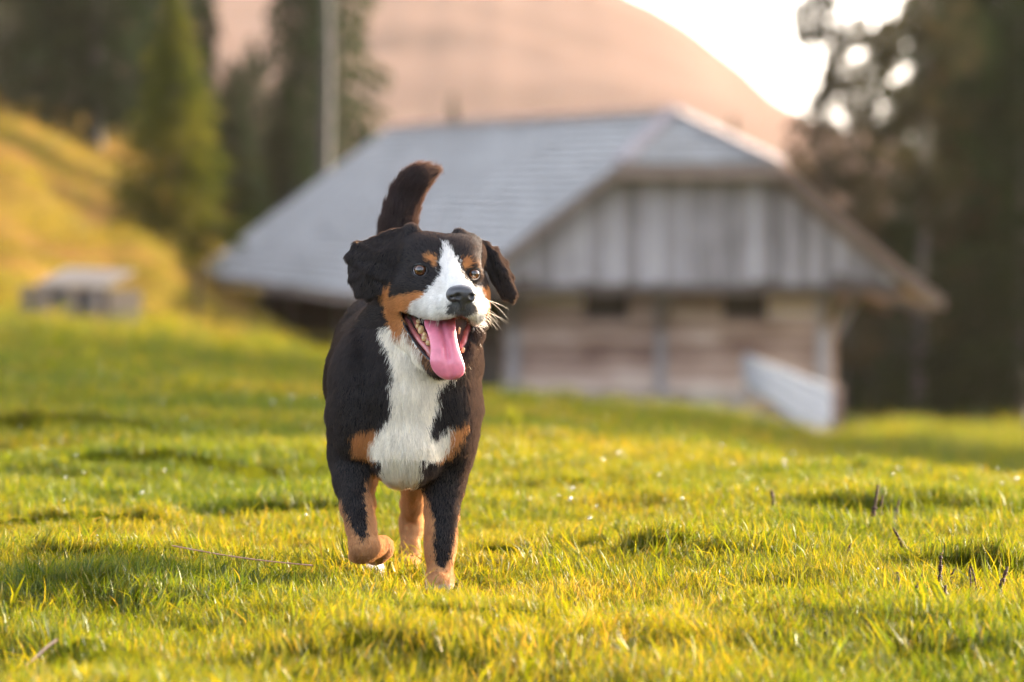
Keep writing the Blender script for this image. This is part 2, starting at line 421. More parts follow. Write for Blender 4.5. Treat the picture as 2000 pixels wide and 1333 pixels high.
def build_barn():
    # frame of reference: origin at the front left wall corner, x along the gable, y along the ridge, z up
    D1 = 100.0
    c = unproj(985, 797, D1)
    yaw = math.radians(9.93)                     # the ridge runs back to the left
    B = empty('barn', c, yaw)
    tag(B, 'old wooden alpine barn with a large grey shingle roof and half-hipped gable', 'barn')
    S1 = D1 / FPX                               # metres per photo pixel at the gable
    Wd = 655 * S1 / math.cos(yaw)               # wall width
    def gx(px): return (px - 985) * S1 / math.cos(yaw)
    def gh(py): return (797 - py) * S1
    Lw = 33.0                                   # wall length
    def PT(px, py, y):
        # the point (x, z) in the upright plane at local depth y that shows at px, py
        cy, sy = math.cos(yaw), math.sin(yaw)
        x = 0.0
        for _ in range(25):
            D = c[1] + x * sy + y * cy
            wx, _y, wz = unproj(px, py, D)
            x = (wx - c[0] + y * sy) / cy
        return x, wz - c[2]
    OV = 1.7                                    # roof and gable loft project in front of the lower wall
    zb = gh(552)                                # underside of the boarded loft
    rx, rz = PT(1316, 221, -.2)
    hipL, hipz = PT(1210, 323, -OV); hipR, _ = PT(1528, 323, -OV)
    eL, ezL = PT(853, 598, -OV); eR, ezR = PT(1843, 590, -OV)
    # ---- lower wall: logs with gaps for the two windows
    wins = [(gx(1142), gx(1230), gh(632), gh(580)), (gx(1414), gx(1504), gh(626), gh(580))]
    nlog = 9; lh = (zb - 0.25) / nlog
    for i in range(nlog):
        z = 0.25 + lh * (i + .5)
        cuts = [0.0, Wd]
        for (a, b, z0, z1) in wins:
            if z0 < z < z1: cuts += [a, b]
        cuts.sort()
        segs = [(cuts[k], cuts[k + 1]) for k in range(0, len(cuts), 2)]
        if i % 2 == 0 and len(segs) == 1:
            cut = Wd * (.33 + .4 * ((i * 37) % 10) / 10); segs = [(0, cut - .004), (cut + .004, Wd)]
        for (a, b) in segs:
            o = mesh_obj('log', None, None, parent=B, me=unit_box(M_log))
            o.location = ((a + b) / 2, .1 + random.uniform(-.02, .02), z); o.scale = (b - a, .2, lh * .9)
            # round logs read by their recessed joints
        o = mesh_obj('log', None, None, parent=B, me=unit_box(M_dark))
        o.location = (.1, Lw / 2 + .2, z); o.scale = (.2, Lw, lh * .9)
        o = mesh_obj('log', None, None, parent=B, me=unit_box(M_log))
        o.location = (Wd - .1, Lw / 2 + .2, z); o.scale = (.2, Lw, lh * .9)
    w = mesh_obj('chinking', box_v(.13, Wd - .13, .13, Lw - .1, .0, zb), BOX_F, M_dark, B)
    for k in range(9):                          # foundation stones
        a = Wd * k / 9
        o = mesh_obj('foundation_stone', None, None, parent=B, me=unit_box(M_stone))
        o.location = (a + Wd / 18, .1, -.2 + random.uniform(-.02, .02)); o.scale = (Wd / 9 - .03, .32 + random.uniform(0, .06), .88)
    for k in range(14):
        a = Lw * k / 14
        o = mesh_obj('foundation_stone', None, None, parent=B, me=unit_box(M_stone))
        o.location = (.08, a + Lw / 28 + .3, -.25); o.scale = (.34, Lw / 14 - .04, .95)
    # lighter corner posts and a centre post, as in the photo
    for px, wd in ((1002, .22), (1290, .17), (1612, .2)):
        o = mesh_obj('post', None, None, parent=B, me=unit_box(M_board))
        o.location = (gx(px), -.06, zb / 2); o.scale = (wd, .12, zb - .02)
    for (a, b, z0, z1) in wins:
        f = empty('window', ((a + b) / 2, .12, (z0 + z1) / 2)); f.parent = B
        ww, hh = b - a, z1 - z0
        mesh_obj('pane', box_v(-ww / 2, ww / 2, .05, .06, -hh / 2, hh / 2), BOX_F, M_glass, f)
        mesh_obj('sill', box_v(-ww / 2 - .05, ww / 2 + .05, -.2, .04, -hh / 2 - .06, -hh / 2), BOX_F, M_log, f)
        for xa_, xb_, nm in ((-ww / 2, -ww / 2 + .04, 'jamb'), (ww / 2 - .04, ww / 2, 'jamb'), (-.02, .02, 'mullion')):
            mesh_obj(nm, box_v(xa_, xb_, -.02, .05, -hh / 2, hh / 2), BOX_F, M_dark, f)
    # ---- loft: vertical boards on the projecting gable
    def rake_z(x):
        l = hipz + (ezL - hipz) * (hipL - x) / (hipL - eL)
        r = hipz + (ezR - hipz) * (x - hipR) / (eR - hipR)
        return min(l, r, hipz) - .16
    gy = -OV + .55
    x = PT(905, 550, gy)[0]; xe = PT(1762, 550, gy)[0]
    x0_ = x
    while x < xe:
        wd = random.uniform(.19, .25)
        x1 = min(x + wd, xe)
        zt0, zt1 = rake_z(x + .006), rake_z(x1 - .006)
        if min(zt0, zt1) > zb + .05:
            y0 = gy + random.choice((0, 0.012, 0.025)); zz = zb + random.uniform(-.05, .03)
            a, b = x + .006, x1 - .006
            V = [(a, y0, zz), (b, y0, zz), (a, y0 + .03, zz), (b, y0 + .03, zz), (a, y0, zt0), (b, y0, zt1), (a, y0 + .03, zt0), (b, y0 + .03, zt1)]
            mesh_obj('gable_board', V, BOX_F, M_board, B)
        x = x1
    pts = [(x0_ + .25, gy + .1, zb), (xe - .15, gy + .1, zb)]
    pts += [(hipR - .1, gy + .1, hipz - .2), (hipL + .1, gy + .1, hipz - .2)]
    poly_slab('loft_backing', pts, .05, M_dark, B)
    mesh_obj('loft_floor', box_v(x0_, xe - .1, gy + .12, Lw * .98, zb - .16, zb - .02), BOX_F, M_dark, B)
    mesh_obj('loft_beam', box_v(x0_ - .05, xe, gy - .06, gy + .1, zb - .2, zb - .06), BOX_F, M_dark, B)
    # ---- roof
    fy = -OV; by = Lw + .6
    hy = -.2
    th = .12
    eL2, ezL2 = PT(380, 537, by)
    rfx, rfz = PT(762, 252, by)
    R = empty('roof', (0, 0, 0)); R.parent = B
    # solid deck under the shingle courses
    A = (rx, hy, rz); Z = (rfx, by, rfz)
    poly_slab('deck', [(eL, fy, ezL), A, Z, (eL - .2, by, ezL)][::-1] if False else [(hipL, fy, hipz), A, Z, (eL2, by, ezL2), (eL, fy, ezL)], th, M_fascia, R)
    poly_slab('deck', [(eR, fy, ezR), (eR, by, ezR), Z, A, (hipR, fy, hipz)], th, M_fascia, R)
    poly_slab('deck', [(hipL, fy, hipz), (hipR, fy, hipz), A], th, M_fascia, R)
    # shingle courses: real overlapping rows of single shingles, joined (far past the count limit)
    V = []; F = []
    def shingle_rows(P00, P10, clip0, clip1, rise, n, up_n):
        pass
    def slope(corner_fn, n, wid, nrm):
        """corner_fn(t) -> two end points of the course line at height t (0 eave .. 1 ridge)"""
        nrm = np.array(nrm)
        for i in range(n):
            t0 = i / n; t1 = min(1.0, (i + 1.25) / n)
            a0, b0 = map(np.array, corner_fn(t0)); a1, b1 = map(np.array, corner_fn(t1))
            L = np.linalg.norm(b0 - a0)
            k = max(1, int(L / wid))
            off = random.random() / k
            s = 0.0
            while s < 1 - 1e-6:
                e = min(1.0, s + (random.uniform(.6, 1.4)) / k)
                if 1 - e < .3 / k: e = 1.0
                lift = nrm * (.06 + random.uniform(0, .03)); tip = nrm * .012
                j = random.uniform(-.03, .03) * (a1 - a0) / max(1e-6, np.linalg.norm(a1 - a0))
                g = .012 / max(L, .1)
                q = [a0 + (b0 - a0) * (s + g) + j + lift, a0 + (b0 - a0) * (e - g) + j + lift,
                     a1 + (b1 - a1) * (e - g) + tip, a1 + (b1 - a1) * (s + g) + tip]
                q += [q[0] - nrm * .035, q[1] - nrm * .035]
                o = len(V); V.extend(map(tuple, q))
                F.extend([(o, o + 1, o + 2, o + 3), (o + 4, o + 5, o + 1, o)])
                s = e
    nl = np.cross(np.array([0, 1, 0]), np.array([rx - eL, 0, rz - ezL])); nl = nl / np.linalg.norm(nl); nl = nl if nl[2] > 0 else -nl
    nr = np.cross(np.array([0, 1, 0]), np.array([rx - eR, 0, rz - ezR])); nr = nr / np.linalg.norm(nr); nr = nr if nr[2] > 0 else -nr
    th_ = (hipz - ezL) / (rz - ezL)
    def lf(t):
        x = eL + (rx - eL) * t; z = ezL + (rz - ezL) * t
        f = fy if t < th_ else fy + (hy - fy) * (t - th_) / (1 - th_)
        x2 = eL2 + (rfx - eL2) * t; z2 = ezL2 + (rfz - ezL2) * t
        return (x, f, z), (x2, by, z2)
    tr_ = (hipz - ezR) / (rz - ezR)
    def rf(t):
        x = eR + (rx - eR) * t; z = ezR + (rz - ezR) * t
        f = fy if t < tr_ else fy + (hy - fy) * (t - tr_) / (1 - tr_)
        x2 = eR + (rfx - eR) * t; z2 = ezR + (rfz - ezR) * t
        return (x2, by, z2), (x, f, z)
    def hf(t):
        z = hipz + (rz - hipz) * t; y = fy + (hy - fy) * t
        return (hipL + (rx - hipL) * t, y, z), (hipR + (rx - hipR) * t, y, z)
    slope(lf, 26, .45, nl); slope(rf, 26, .45, nr)
    ah = math.atan2(rz - hipz, hy - fy)
    nh = np.array([0, -math.sin(ah), math.cos(ah)])
    slope(hf, 8, .3, nh)
    sh = mesh_obj('shingles', V, F, M_roof, R); tag(sh, kind='stuff')
    # ridge and hip caps, rakes, fascia
    beam('ridge_cap', (rx, hy - .05, rz + .06), (rfx, by, rfz + .06), .3, .05, M_cap, B)
    beam('hip_cap', (hipL, fy, hipz + .07), (rx, hy, rz + .08), .26, .05, M_cap, B)
    beam('hip_cap', (hipR, fy, hipz + .07), (rx, hy, rz + .08), .26, .05, M_cap, B)
    beam('fascia', (hipL - .05, fy - .02, hipz - .13), (hipR + .05, fy - .02, hipz - .13), .05, .2, M_fascia, B)
    beam('rake_board', (eL, fy - .02, ezL - .1), (hipL, fy - .02, hipz - .1), .05, .22, M_fascia, B, up=(0, 1, 0)).name
    beam('rake_board', (eR, fy - .02, ezR - .1), (hipR, fy - .02, hipz - .1), .05, .22, M_fascia, B, up=(0, 1, 0))
    beam('eave_board', (eL, fy + .05, ezL - .08), (eL2, by, ezL2 - .08), .05, .14, M_fascia, B)
    for k in range(12):                          # rafter ends under the right and left eave
        y = -1.2 + k * 3
        beam('rafter', (eR - .1, y, ezR - .2), (Wd - .3, y, zb + .1), .1, .14, M_dark, B)
        beam('rafter', (eL + .1, y, ezL - .2), (.3, y, zb + .1), .1, .14, M_dark, B)
    # braces carrying the projecting loft and the eaves
    for (xa, za, xb) in ((Wd + .02, gh(655), gx(1692)),):
        for y in (.15, 6, 12, 18, 24):
            beam('brace', (xa, y, za), (xb, y, gh(568)), .14, .14, M_board, B)
    for xx in (gx(1002), gx(1290), gx(1612)):
        beam('brace', (xx, -.05, gh(640)), (xx, gy + .1, zb - .2), .12, .12, M_fascia, B)
    # light door posts on the long side
    for y, wdt in ((27.5, .5), (30.5, .35), (20, .3)):
        o = mesh_obj('door_post', None, None, parent=B, me=unit_box(M_board)); o.location = (-.06, y, zb / 2 - .1); o.scale = (.1, wdt, zb - .1)
    return B
build_barn()

# ---------------------------------------------------------------- slanting board wall beside the barn
def build_ramp_wall():
    A = Vector(unproj(1452, 745, 99.0)); Bp = Vector(unproj(1622, 868, 84.0))
    At = Vector(unproj(1452, 692, 99.0)); Bt = Vector(unproj(1622, 757, 84.0))
    R = empty('ramp_wall', (0, 0, 0))
    tag(R, 'pale grey board side wall of the ramp slanting down from the barn', 'ramp wall')
    M = wood_mat('pale_board', (0.26, 0.26, 0.275), (0.36, 0.36, 0.38), (0.46, 0.46, 0.48), scale=(.2, .2, 1), rnd=0.3)
    n = 6
    side = (Bp - A).cross(Vector((0, 0, 1))).normalized()
    for i in range(n):
        t0 = i / n + .006; t1 = (i + 1) / n - .012
        off = side * (0.0 if i % 2 else .015)
        P = [A.lerp(At, t0) + off, Bp.lerp(Bt, t0) + off, Bp.lerp(Bt, t1) + off, A.lerp(At, t1) + off]
        poly_slab('board', P, .04, M, R)
    for t in (0.0, .5, 1.0):
        a = A.lerp(Bp, t); b = At.lerp(Bt, t)
        beam('post', a - side * .1 + Vector((0, 0, -.4)), b - side * .1 + Vector((0, 0, .02)), .14, .14, M_log if t == 1 else M_board, R)
build_ramp_wall()

# ---------------------------------------------------------------- stacked timber trough on the hillside
def build_trough():
    D = 70.0
    s = D / FPX
    base = Vector(unproj(160, 622, D)); base.z = gz(base.x, D) 
    T = empty('water_trough', base, math.radians(-44))
    tag(T, 'weathered wooden trough with a pale lid on the golden slope', 'trough')
    M1 = wood_mat('trough_plank', (0.03, 0.022, 0.02), (0.06, 0.045, 0.042), (0.10, 0.078, 0.074), rnd=.4)
    M2 = wood_mat('trough_lid', (0.17, 0.12, 0.08), (0.22, 0.16, 0.11), (0.27, 0.20, 0.145), rnd=.2)
    L = 175 * s; h = 92 * s; dz = 0.0
    for r in range(3):
        mesh_obj('plank', box_v(-L / 2 + .2, L / 2 + .2, -.28 + .01 * (r % 2), -.24 + .01 * (r % 2), dz + r * h / 4.2 + .01, dz + (r + 1) * h / 4.2), BOX_F, M1, T)
        mesh_obj('plank', box_v(-L / 2 + .2, L / 2 + .2, .24, .28, dz + r * h / 4.2 + .01, dz + (r + 1) * h / 4.2), BOX_F, M1, T)
        mesh_obj('end_plank', box_v(L / 2 + .2, L / 2 + .24, -.27, .27, dz + r * h / 4.2 + .01, dz + (r + 1) * h / 4.2), BOX_F, M_dark, T)
        mesh_obj('end_plank', box_v(-L / 2 + .16, -L / 2 + .2, -.27, .27, dz + r * h / 4.2 + .01, dz + (r + 1) * h / 4.2), BOX_F, M1, T)
    for k in range(2):
        poly_slab('lid_board', [(-L / 2 + .1, -.36 + k * .26, h * .76 + .05 + k * .1), (L / 2 + .26, -.36 + k * .26, h * .72 + .05 + k * .1), (L / 2 + .26, -.12 + k * .26, h * .72 + .14 + k * .1), (-L / 2 + .1, -.12 + k * .26, h * .76 + .14 + k * .1)], .04, M2, T)
    for x in (-L / 2 + .25, .2, L / 2 + .1):
        mesh_obj('leg', box_v(x - .06, x + .06, -.34, -.285, -.1, h * .7), BOX_F, M_fascia, T)
    b2 = Vector(unproj(88, 606, 72)); b2.z = gz(b2.x, 72) 
    K = empty('pallet_box', b2, math.radians(-46))
    tag(K, 'grey slatted box standing left of the wooden trough', 'box')
    w = 62 * s
    for r in range(5):
        mesh_obj('slat', box_v(-w / 2, w / 2, -.25, -.22, r * .1 + .01, r * .1 + .09), BOX_F, M1, K)
        mesh_obj('slat', box_v(-w / 2, w / 2, .22, .25, r * .1 + .01, r * .1 + .09), BOX_F, M1, K)
        mesh_obj('slat', box_v(w / 2, w / 2 + .03, -.24, .24, r * .1 + .01, r * .1 + .09), BOX_F, M1, K)
        mesh_obj('slat', box_v(-w / 2 - .03, -w / 2, -.24, .24, r * .1 + .01, r * .1 + .09), BOX_F, M1, K)
build_trough()

def post(name, px, py, D, h, r, mat, label, cat, tilt=0.03):
    b = unproj(px, py, D)
    z = gz(b[0], D)
    V = []; F = []
    k = 8
    for i, (t, rr) in enumerate(((-.15, r), (.5, r * .95), (.96, r * .9), (1.0, r * .6))):
        for j in range(k):
            a = 2 * math.pi * j / k
            V.append((rr * math.cos(a) + tilt * t, rr * math.sin(a), t * h))
    for i in range(3):
        for j in range(k): F.append((i * k + j, i * k + (j + 1) % k, (i + 1) * k + (j + 1) % k, (i + 1) * k + j))
    F.append(tuple(range(3 * k, 4 * k)))
    o = mesh_obj(name, V, F, mat); o.location = (b[0], D, z)
    return tag(o, label, cat)
post('fence_post', 383, 640, 90, .95, .045, simple_mat('post_wood', (.012, .009, .007), .9, .1), 'grey wooden post under the left eave corner of the barn', 'post')
# ---------------------------------------------------------------- trees
def leaf_mat(name, base, tip, trans=0.35):
    m, ns, ln = mat_new(name)
    oi = nd(ns, 'ShaderNodeObjectInfo')
    geo = nd(ns, 'ShaderNodeNewGeometry')
    n = nd(ns, 'ShaderNodeTexNoise', i_Scale=0.9, i_Detail=4.0); ln.new(geo.outputs['Position'], n.inputs['Vector'])
    a = nd(ns, 'ShaderNodeMath', operation='MULTIPLY_ADD'); a.inputs[1].default_value = .25; ln.new(oi.outputs['Random'], a.inputs[0]); ln.new(n.outputs['Fac'], a.inputs[2])
    r = ramp(ns, [(.4, base), (.85, tip)]); ln.new(a.outputs[0], r.inputs[0])
    d = nd(ns, 'ShaderNodeBsdfDiffuse'); t = nd(ns, 'ShaderNodeBsdfTranslucent')
    ln.new(r.outputs[0], d.inputs[0]); ln.new(r.outputs[0], t.inputs[0])
    mx = nd(ns, 'ShaderNodeMixShader'); mx.inputs[0].default_value = trans
    ln.new(d.outputs[0], mx.inputs[1]); ln.new(t.outputs[0], mx.inputs[2])
    o = nd(ns, 'ShaderNodeOutputMaterial'); ln.new(mx.outputs[0], o.inputs[0])
    return m
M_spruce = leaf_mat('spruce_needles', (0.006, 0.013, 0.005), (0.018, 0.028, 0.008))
M_lit = leaf_mat('sunlit_tone_needles', (0.04, 0.05, 0.005), (0.13, 0.11, 0.01), .45)  # spruce needles with the low sun's yellow painted into their colour
M_leafy = leaf_mat('loose_leaves', (0.02, 0.02, 0.009), (0.05, 0.038, 0.017), .45)
M_bark = wood_mat('bark', (0.008, 0.007, 0.006), (0.014, 0.012, 0.01), (0.022, 0.019, 0.016), rnd=.3)
M_deadbark = wood_mat('bare_grey_trunk', (0.009, 0.0085, 0.0085), (0.014, 0.013, 0.013), (0.019, 0.0175, 0.0175), rnd=.1)

def trunk_mesh(h, r, mat, lean=0.0, limbs=None, seed=0):
    rs = np.random.default_rng(seed)
    V = []; F = []
    def tube(pts, rad, k=7):
        o = len(V)
        for p, q in zip(pts, rad):
            for j in range(k):
                a = 2 * math.pi * j / k
                V.append((p[0] + q * math.cos(a), p[1] + q * math.sin(a), p[2]))
        for i in range(len(pts) - 1):
            for j in range(k):
                F.append((o + i * k + j, o + i * k + (j + 1) % k, o + (i + 1) * k + (j + 1) % k, o + (i + 1) * k + j))
    ts = np.linspace(0, 1, 8)
    tube([(lean * t * h + .1 * math.sin(5 * t + seed), .1 * math.cos(4 * t), -.4 + t * (h + .4)) for t in ts], [r * (1 - .85 * t) * (1.35 if i == 0 else 1) for i, t in enumerate(ts)])
    for (p0, p1, rr) in (limbs or []):
        p0 = np.array(p0); p1 = np.array(p1)
        tube([p0, (p0 + p1) / 2 + rs.normal(0, .15, 3), p1], [rr, rr * .7, rr * .25], 5)
    me = bpy.data.meshes.new('trunk'); me.from_pydata(V, [], F); me.update(); me.materials.append(mat)
    me.polygons.foreach_set('use_smooth', [True] * len(me.polygons))
    return me

def spruce_crown(h, rad, z0, seed, mat, dens=1.0, power=0.8, leaf=0.46, nmax=7000):
    """whorls of drooping boughs, every bough a spray of small needle blades"""
    rs = np.random.default_rng(seed)
    P = []; A = []; Bv = []
    nb = int(h * 11 * dens)
    for i in range(nb):
        t = (i + rs.random()) / nb
        z = z0 + (h - z0) * t
        R = rad * ((1 - t) ** power) * rs.uniform(.62, 1.12) + .12
        ph = i * 2.399 + rs.normal(0, .3)
        n = max(4, int(R / leaf * 8.0))
        s = rs.random(n) ** .7
        droop = -.30 * R * s ** 1.6 + .06 * R * s
        side = rs.normal(0, .20 * R * (1 - .4 * s) + .05)
        px = np.cos(ph) * R * s - np.sin(ph) * side
        py = np.sin(ph) * R * s + np.cos(ph) * side
        pz = z + droop + rs.normal(0, .10, n)
        P.append(np.c_[px, py, pz])
        dirv = np.c_[np.cos(ph) * np.ones(n), np.sin(ph) * np.ones(n), -.45 * np.ones(n)] + rs.normal(0, .45, (n, 3))
        A.append(dirv)
    P = np.concatenate(P); A = np.concatenate(A)
    return leaf_mesh(P, A, leaf, rs, mat, .42)
def leaf_mesh(P, A, leaf, rs, mat, aspect=.45):
    n = len(P)
    A = A / np.linalg.norm(A, axis=1)[:, None]
    B = rs.normal(size=(n, 3)); B -= (B * A).sum(1)[:, None] * A; B /= np.linalg.norm(B, axis=1)[:, None]
    L = leaf * rs.uniform(.6, 1.35, n)[:, None]
    w = L * aspect
    V = np.stack([P - A * L * .5, P + B * w * .5, P + A * L * .6, P - B * w * .5], 1).reshape(-1, 3)
    Q = np.arange(4 * n).reshape(n, 4)
    return np_mesh('crown', V, Q, mat, smooth=False)
def leafy_crown(h, centres, seed, mat, n, leaf):
    rs = np.random.default_rng(seed)
    P = []
    for (x, y, z, r, k) in centres:
        m_ = int(n * k)
        d = rs.normal(size=(m_, 3)); d /= np.linalg.norm(d, axis=1)[:, None]
        P.append(np.array([x, y, z]) + d * (rs.random(m_) ** .5)[:, None] * r * np.array([1, 1, .8]))
    P = np.concatenate(P)
    return leaf_mesh(P, rs.normal(size=P.shape), leaf, rs, mat, .6)

_tree_cache = {}
def tree(kind, px, D, h, label, group=None, sx=1.0, cat='spruce tree', base_py=None):
    b = unproj(px, 500, D)
    z = gz(b[0], D) - .1
    if kind not in _tree_cache: _tree_cache[kind] = make_kind(kind)
    H0, crown, trunk = _tree_cache[kind]
    T = empty('spruce_tree' if 'leafy' not in kind else 'larch_tree', (b[0], D, z), random.uniform(0, 6.28))
    s = h / H0
    T.scale = (s * sx, s * sx, s)
    tag(T, label, cat, group)
    mesh_obj('trunk', None, None, parent=T, me=trunk)
    mesh_obj('crown', None, None, parent=T, me=crown)
    return T
def make_kind(kind):
    if kind == 'spruce_a': return 24.0, spruce_crown(24, 4.4, 1.6, 1, M_spruce, 1.0), trunk_mesh(23, .34, M_bark, seed=1)
    if kind == 'spruce_b': return 24.0, spruce_crown(24, 3.7, 1.0, 2, M_spruce, 1.1, .7), trunk_mesh(23, .3, M_bark, seed=2)
    if kind == 'spruce_c': return 24.0, spruce_crown(24, 5.0, 3.0, 3, M_spruce, .8, .9, .4), trunk_mesh(23, .36, M_bark, seed=3)
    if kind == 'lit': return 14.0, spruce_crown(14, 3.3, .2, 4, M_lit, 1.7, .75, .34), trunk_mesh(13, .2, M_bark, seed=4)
    if kind == 'leafy_a': rr_, seed, n_, leaf = 2.4, 5, 120, .24
    else: rr_, seed, n_, leaf = 1.5, 6, 95, .24
    rs = np.random.default_rng(seed)
    c = []
    for q in range(n_):
        z = 2.5 + 13.3 * rs.random(); w = rr_ * (1 - .75 * (z / 16) ** 1.5)
        a = rs.uniform(0, 6.283); r = w * rs.random() ** .5
        c.append((r * math.cos(a), r * math.sin(a), z, rs.uniform(.28, .75), rs.uniform(.4, 1.0)))
    return 16.0, leafy_crown(16, c, seed, M_leafy, 62, leaf), trunk_mesh(15.5, .13, M_bark, limbs=[((0, 0, c_[2] - .8), c_[:3], .035) for c_ in c[::2]], seed=seed)

GL = 'dark spruces on the slope behind the barn at the left'
for (k, px, D, h, sx, lab) in [
        ('spruce_a', 95, 168, 15, .75, 'tall dark spruce at the left edge of the hillside group'),
        ('spruce_b', 190, 160, 17, .95, 'dense dark spruce behind the golden slope beside the pale hazy gap'),
        ('spruce_a', 292, 172, 18, .62, 'dark spruce rising directly behind the sunlit cone shaped spruce'),
        ('spruce_b', 396, 178, 15, .36, 'thin dark spruce left of the bright sky gap'),
        ('spruce_c', 492, 186, 6.4, 1.5, 'low dark spruce under the bright sky gap'),
        ('spruce_a', 585, 176, 19, .50, 'dark spruce between the sky gap and the bare grey trunk'),
        ('spruce_c', 652, 182, 19, .62, 'broad dark spruce with lit right edge behind the bare trunk'),
        ('spruce_b', 712, 170, 6.6, .95, 'lower spruce at the right end of the group above the roof'),
        ('spruce_b', 456, 160, 5.7, 1.5, 'small dark spruce at the foot of the slope left of the roof'),
        ('spruce_b', 560, 162, 6.0, 1.6, 'wide low spruce just behind the roof edge')]:
    tree(k, px, D, h, lab, GL, sx)
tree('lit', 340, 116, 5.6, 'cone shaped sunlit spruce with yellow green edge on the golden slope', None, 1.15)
# bare trunk
bt = unproj(632, 310, 150); zt = gz(bt[0], 150)
o = mesh_obj('bare_trunk', None, None, me=trunk_mesh(13.5, .25, M_deadbark, seed=11)); o.location = (bt[0], 150, zt)
tag(o, 'bare pale grey tree trunk standing among the dark spruces', 'tree trunk')
# two small far trees over the ridge
tree('spruce_b', 885, 330, 10.4, 'tiny hazy spruce showing above the roof ridge', None, .8)
tree('spruce_b', 1432, 330, 13.0, 'tiny hazy spruce right of the roof peak', None, .7)
tree('spruce_a', 5, 330, 24, 'hazy distant spruce in the top left corner', None, 1.3)
GR = 'tall spruces of the dark forest at the right'
for (k, px, D, h, sx, lab) in [
        ('spruce_a', 1990, 140, 24, .85, 'tall dark spruce at the right edge of the frame'),
        ('spruce_c', 1915, 150, 25, .8, 'tall dark spruce with sky gaps, left of the frame edge'),
        ('spruce_b', 1770, 172, 6.5, 1.6, 'low dark spruce filling the foot of the forest behind the eave'),
        ('spruce_b', 1852, 158, 22, .7, 'dark spruce behind the larch with glowing gaps'),
        ('spruce_a', 2110, 150, 25, 1.1, 'dark spruce just outside the forest edge'),
        ('spruce_a', 2260, 160, 27, 1.1, 'dark spruce deep in the forest'),
        ('spruce_b', 1720, 150, 5.6, 1.6, 'low dense spruce right of the barn roof end'),
        ('spruce_a', 1810, 138, 6.4, 1.5, 'low wide spruce at the forest foot beside the barn'),
        ('spruce_b', 1900, 132, 10.0, 1.5, 'bushy dark spruce on the forest edge'),
        ('spruce_a', 1995, 128, 10.0, 1.5, 'bushy dark spruce nearest the frame edge'),
        ('spruce_b', 1670, 165, 5.2, 1.6, 'low spruce half hidden behind the barn eave'),
        ('spruce_c', 1600, 185, 7.5, 1.5, 'hazy spruce directly behind the right roof slope'),
        ('spruce_b', 1950, 175, 9.5, 1.5, 'second row low spruce behind the forest edge')]:
    tree(k, px, D, h, lab, GR, sx)
GE = 'spruces of the forest edge running on past the right of the view'
for q in range(11):
    off = 19 + q * 3.8
    x_ = 24 + (q * 37 % 11) * .9
    y_ = .93 * x_ + off
    tree('spruce_a' if q % 2 else 'spruce_b', 1000 + FPX * x_ / y_, y_, 19.5 + (q * 7 % 3), 'tall dark spruce of the forest edge beyond the right side', GE, 1.25)
tree('leafy_a', 1800, 128, 15, 'loose larch with many bright gaps beside the dark forest', None, .95, 'larch tree')
tree('leafy_a', 1700, 145, 10.5, 'loose brown larch below the bright sky patch', None, .9, 'larch tree')
tree('leafy_b', 1610, 150, 17, 'narrow hazy larch standing against the white sky', None, .7, 'larch tree')
tree('leafy_a', 1655, 140, 10.2, 'brown larch with glowing gaps over the barn roof end', None, .8, 'larch tree')
tree('leafy_a', 1570, 160, 7.5, 'low brown larch over the right end of the roof', None, .8, 'larch tree')
# ---------------------------------------------------------------- the dog
DOG_D = 10.5
DOG_X = -0.2
DOG_Z = 0.0
def L(px, py, dy):
    """photo pixel at depth dy behind the front paws -> dog coordinates"""
    x, y, z = unproj(px, py, DOG_D + dy)
    return np.array([x - DOG_X, dy, z - DOG_Z])
PXM = 1058.0
def R(r): return r / PXM

